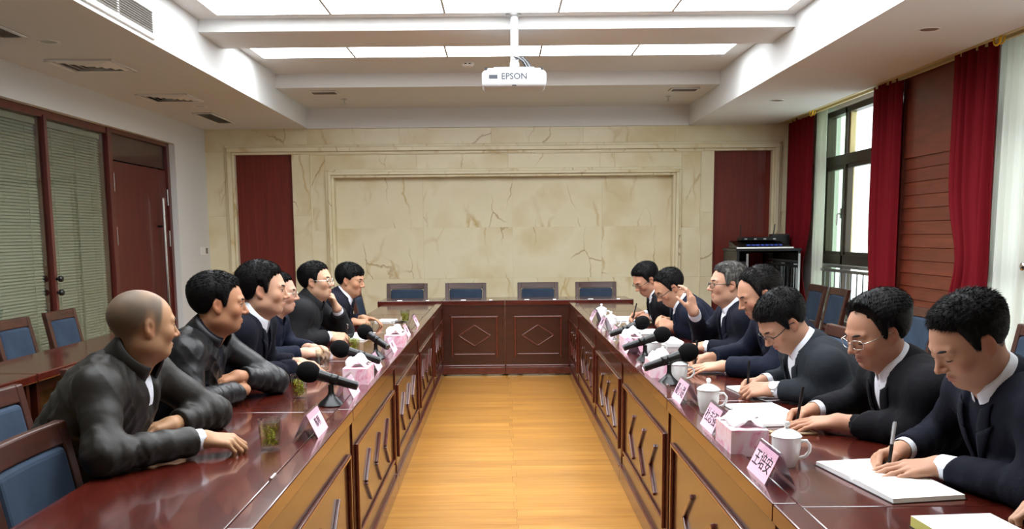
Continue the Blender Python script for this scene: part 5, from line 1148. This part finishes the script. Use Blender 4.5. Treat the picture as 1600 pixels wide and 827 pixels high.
PEOPLE = [
 dict(id='L1', head=(-1.15, 2.873, 1.153), hs=1.0, yaw=38, pitch=4, hair='buzz', ck=1, cheek=1.08, jaw=1.12, neckw=1.12, cloth=M['leather_grey'], style='jacket', collar=.078, collar_gap=.5, wrinkle=.0060, thick=1.04, wide=1.04, deep=1.12, jv=.0055, skin=(190, 148, 112),
      wr=(-.945, 2.775, .80), fr=(1, .16, -.12), dr=(-.1, -.25, 1), pr='curl', elbr=(-1.16, 2.55, .80), wl=(-1.12, 2.98, .805), fl=(-.6, -.8, 0), elbl=(-1.04, 3.18, .805), pl='rest', lean=.30, cuffs_on=('r',), brow_m=M['brow'],
      label='man with shaved grey head in a grey brown leather jacket, hand on the table', shirt_m=M['shirt']),
 dict(id='L2', head=(-1.15, 3.65, 1.163), hs=1.04, yaw=17, pitch=4, hair='normal', hair_t=(0.0163, 0.0060, 0.0154), hair_n=.0022, cloth=M['leather_black'], style='jacket', inner_h=.07, collar=.055, collar_gap=.6, collar_r=.088, wrinkle=.0055, thick=1.0, jv=.006, skin=(196, 144, 110), stubble=.35,
      wr=(-1.085, 3.69, .80), fr=(-.35, .94, 0), elbr=(-1.19, 3.37, .80), wl=(-1.10, 3.70, .855), fl=(-.75, -.6, -.12), dl=(-.1, -.2, 1), elbl=(-1.0, 3.9, .80), pr='rest', pl='rest', lean=.30, cuffs=False, shirt_m=M['sweater'],
      label='man in a black leather jacket resting on his folded arms'),
 dict(id='L3', head=(-1.11, 4.2, 1.185), hs=1.04, yaw=6, pitch=2, hair='normal', hair_t=(0.0218, 0.0105, 0.0210), hair_n=.0022, cheek=1.06, jaw=1.08, cloth=M['wool_black'], style='suit', vdepth=.16, vwidth=.05, thick=1.1, skin=(214, 168, 140),
      wr=(-.985, 4.29, .80), fr=(1, .1, -.12), dr=(0, -.3, 1), pr='curl', elbr=(-1.18, 4.02, .80), wl=(-1.02, 4.47, .80), fl=(.8, -.6, 0), pl='rest', elbl=(-1.2, 4.48, .80), lean=.30, cuffs=False,
      label='man with thick swept black hair in a dark wool coat over a white collar'),
 dict(id='L4', head=(-1.245, 5.02, 1.118), yaw=4, pitch=2, hair='normal', hair_t=(0.0122, 0.0067, 0.0112), glasses=dict(GL_S, half=True, w=.026), cloth=M['navy'], style='jacket', collar=.045, thick=1.06, skin=(214, 170, 146),
      wr=(-1.08, 4.86, .80), fr=(.9, .45, 0), dr=(-.1, -.5, .8), pr='curl', elbr=(-1.28, 4.72, .79), wl=(-1.06, 5.0, .805), fl=(.85, -.5, .05), dl=(0, .4, .9), pl='curl', elbl=(-1.26, 5.25, .79), lean=.27, cuffs=False, shirt_m=M['sweater'],
      label='man in rimless glasses and a navy jacket beside the dark coat'),
 dict(id='L5', head=(-1.17, 5.7, 1.148), yaw=-10, pitch=-3, hair='normal', hair_t=(0.0150, 0.0075, 0.0126), glasses=dict(GL_S, m='silver', r=.0018, w=.0235, h=.019, sq=.9), cloth=M['black_cloth'], style='jacket', collar=.055, collar_r=.08, thick=1.12, skin=(214, 172, 142),
      wr=(-1.09, 5.66, .80), fr=(1, .1, -.15), dr=(0, -.7, .7), pr='write', elbr=(-1.28, 5.45, .79), wl=(-1.065, 5.80, .965), fl=(-.25, -.25, .92), dl=(.9, .2, .25), pl='curl', elbl=(-1.05, 5.97, .80), lean=.28, cuffs_on=('r', 'l'), shirt_m=M['sweater'],
      label='man in round glasses and a black jacket with one hand at his chin'),
 dict(id='L6', head=(-1.1, 6.58, 1.11), yaw=-14, pitch=10, hair='bowl', hair_t=(0.0163, 0.0105, 0.0168), cloth=M['wool_black'], style='suit', vdepth=.15, vwidth=.05, thick=1.08, skin=(200, 150, 118),
      wr=(-1.10, 6.62, .80), fr=(.95, .3, -.1), dr=(0, -.4, .9), pr='curl', elbr=(-1.28, 6.42, .79), wl=(-1.06, 6.85, .805), fl=(.9, -.3, -.05), dl=(0, .2, 1), pl='rest', lean=.30, cuffs=False,
      label='man with a bowl fringe in a black coat, farthest on the left row'),
 dict(id='R1', head=(1.245, 2.37, 1.14), hs=1.02, yaw=184, pitch=30, hair='normal', hair_t=(0.0163, 0.0026, 0.0196), taper=.05, hair_n=.004, lift=.75, slen=.9, eyes='down', cloth=M['suit_navy'], style='suit', vdepth=.2, vwidth=.055, shirt_m=M['sweater'], skin=(206, 158, 130), cheek=1.03, hv=.0028, dv=.003, jv=.0065,
      wr=(1.165, 2.565, .795), fr=(-.92, -.32, -.16), dr=(.15, .62, .75), pr='write', elbr=(1.36, 2.72, .81), wl=(1.205, 2.405, .79), fl=(-.97, .2, -.14), dl=(-.1, -.25, 1), pl='flat', elbl=(1.31, 2.13, .80), lean=.26, sweater=True, pen=(.12, .06, 1),
      label='young man with cropped hair in a navy suit writing, nearest the viewer on the right'),
 dict(id='R2', head=(1.25, 2.97, 1.10), hs=1.02, yaw=192, pitch=20, hair='receding', hair_t=(0.0245, 0.0120, 0.0238), hair_n=.0026, part=.02, sweep=-.8, lift=.2, eyes='down', glasses=dict(GL_S), cloth=M['suit_black'], style='suit', vdepth=.24, vwidth=.055, thick=1.06, skin=(200, 150, 122), cheek=1.04, stubble=.3, hv=.003, dv=.003,
      wr=(1.115, 3.165, .795), fr=(-.95, -.2, -.16), dr=(.15, .62, .75), pr='write', elbr=(1.34, 3.3, .81), wl=(1.15, 3.0, .79), fl=(-.93, .34, -.12), dl=(-.1, -.2, 1), pl='flat', elbl=(1.33, 2.80, .80), lean=.27, pen=(.12, -.05, 1), cuffs_on=('r',),
      label='man with combed over black hair and thin silver glasses in a black suit writing'),
 dict(id='R3', head=(1.15, 3.65, 1.066), yaw=192, pitch=40, hair='fringe', hair_t=(0.0204, 0.0105, 0.0210), hair_n=.003, eyes='down', glasses=dict(GL_B, half=True), cloth=M['suit_grey'], style='suit', vdepth=.26, vwidth=.06, skin=(206, 158, 130),
      wr=(1.12, 3.80, .795), fr=(-.95, -.2, -.12), dr=(.15, .62, .75), pr='write', elbr=(1.36, 3.92, .81), wl=(1.11, 3.615, .795), fl=(-.9, .42, -.08), dl=(-.1, -.55, .8), pl='curl', elbl=(1.33, 3.44, .80), lean=.27, watch='l', watch_dir=(-.3, -.8, .6), pen=(.03, 0, 1),
      label='man bent low in a grey suit with black glasses and a wristwatch, writing'),
 dict(id='R4', head=(1.25, 4.35, 1.137), hs=1.03, yaw=186, pitch=24, hair='receding', hair_t=(0.0136, 0.0105, 0.0098), hair_n=.003, hair_m=M['hair_dark'], eyes='down', cheek=1.06, cloth=M['navy'], style='jacket', collar=.04, collar_open=True, thick=1.12, wide=1.05, skin=(206, 156, 128), stubble=.2,
      wr=(1.06, 4.55, .795), fr=(-.95, -.2, -.12), dr=(.15, .62, .75), pr='write', elbr=(1.3, 4.68, .81), wl=(1.075, 4.30, .79), fl=(-.95, .25, -.1), dl=(-.1, -.3, 1), pl='flat', elbl=(1.28, 4.12, .80), lean=.28, cuffs=False, shirt_m=M['sweater'], pen=(.1, .1, 1),
      label='heavy man with receding hair in a navy zip jacket, writing beside the grey haired speaker'),
 dict(id='R5', head=(1.275, 5.05, 1.143), yaw=183, pitch=-1, hair='normal', hair_t=(0.0177, 0.0090, 0.0168), hair_n=.003, hair_m=M['hair_grey'], mouth='open', glasses=dict(GL_B, w=.024, h=.0145), cloth=M['suit_navy'], style='suit', vdepth=.32, vwidth=.062, skin=(210, 164, 138), brow_m=M['brow_grey'],
      wr=(1.10, 5.10, .985), fr=(-.2, .05, .97), dr=(.75, -.55, .2), pr='open', elbr=(1.2, 5.32, .80), wl=(1.145, 5.02, .795), fl=(-.98, .15, -.08), dl=(0, -.3, 1), pl='curl', elbl=(1.36, 4.86, .79), lean=.22,
      label='grey haired speaker in black glasses and dark suit raising one hand'),
 dict(id='R6', head=(1.105, 5.9, 1.076), yaw=192, pitch=36, hair='receding', hair_t=(0.0109, 0.0090, 0.0084), hair_n=.002, eyes='down', glasses=dict(GL_B, half=True), cloth=M['navy'], style='suit', vdepth=.2, vwidth=.05, skin=(206, 156, 126),
      wr=(1.14, 6.1, .83), fr=(-.8, -.45, .25), dr=(.2, .7, .6), pr='fist', elbr=(1.36, 6.2, .80), wl=(1.14, 5.92, .82), fl=(-.85, .4, .2), dl=(-.1, -.7, .6), pl='fist', elbl=(1.34, 5.68, .80), lean=.27, cuffs=False,
      label='man in dark glasses and navy jacket bending over his joined hands behind the raised hand'),
 dict(id='R7', head=(1.085, 6.72, 1.087), yaw=200, pitch=32, hair='normal', hair_t=(0.0177, 0.0075, 0.0182), eyes='down', glasses=dict(GL_B, half=True), cloth=M['suit_black'], style='suit', vdepth=.28, vwidth=.06, skin=(204, 152, 124),
      wr=(1.11, 6.98, .80), fr=(-.95, -.1, -.12), dr=(.15, .62, .75), pr='write', elbr=(1.33, 7.05, .81), wl=(1.15, 6.78, .80), fl=(-.9, .4, -.05), dl=(-.1, -.5, .8), pl='curl', elbl=(1.34, 6.52, .80), lean=.27, pen=(.25, .15, 1),
      label='young man in dark glasses and black suit writing, farthest on the right row'),
 dict(id='R0', head=(1.40, 1.72, 1.14), yaw=182, pitch=15, hair='normal', eyes='down', cloth=M['suit_black'], style='suit', skin=(214, 170, 142),
      wr=(1.335, 2.06, .79), fr=(-.95, .1, -.12), dr=(.1, .2, 1), pr='curl', elbr=(1.45, 1.84, .80), wl=(1.25, 1.66, .79), fl=(-.95, .2, -.1), pl='rest', lean=.2, vox=2, hv=.006, dv=.0034, jv=.012, hrv=.006, sv=.012,
      label='person almost out of frame at the lower right, only a hand beside the pale notebook'),
]
SHORT = {'L1': 'man in grey leather', 'L2': 'man in black leather', 'L3': 'man in the dark wool coat', 'L4': 'man in rimless glasses', 'L5': 'man with hand at chin', 'L6': 'farthest man on the left', 'R1': 'writer nearest the viewer', 'R2': 'man in silver glasses', 'R3': 'man wearing a watch', 'R4': 'man in the navy zip jacket', 'R5': 'grey haired speaker', 'R6': 'man with joined hands', 'R7': 'farthest writer on the right'}
PEN_L = {'L5': 'pen held over the open notebook by the man with his hand at his chin', 'R1': 'clear barrelled pen held upright by the writer nearest the viewer', 'R2': 'thick black pen held by the man in silver glasses', 'R3': 'slim dark pen held by the man wearing a watch', 'R4': 'dark pen held by the man in the navy zip jacket', 'R7': 'dark pen held by the farthest writer on the right'}
CHY = {'L1': 3.09, 'L2': 3.90, 'L3': 4.45}
M['clearpen'] = mat('clear_pen', (206, 208, 212), rough=.2, trans=.3)
for i, S in enumerate(PEOPLE):
    S['seed'] = 11 + i; dist = math.hypot(S['head'][0], S['head'][1])
    for k, near, far in (('hv', .0030, .0050), ('dv', .0032, .0050), ('hrv', .0032, .0052), ('jv', .0070, .0115), ('sv', .0060, .009)):
        S.setdefault(k, near + (far - near) * min(1, max(0, (dist - 2.7) / 4.3)))
    tips, arms = build_person(S)
    if S.get('pr') == 'write':
        g = (tips['r'][0] + tips['r'][4]) / 2; d = nrm(V3(*S.get('pen', (.1, -.5, .8)))); k = (g[2] - (TZ + .014)) / d[2]; a = g - d * k
        pen(a, a + d * .142, PEN_L[S['id']], M['clearpen'] if S['id'] == 'R1' else None, M['black'])
    if S['id'] != 'R0':
        sx = 1 if S['head'][0] > 0 else -1
        ch = chair(arms['r'][0][0] * 0 + (S['head'][0] + sx * .36), CHY.get(S['id'], S['head'][1]), PI if sx > 0 else 0, 'blue backed wooden chair under the ' + SHORT[S['id']], 'chairs of the sitters')
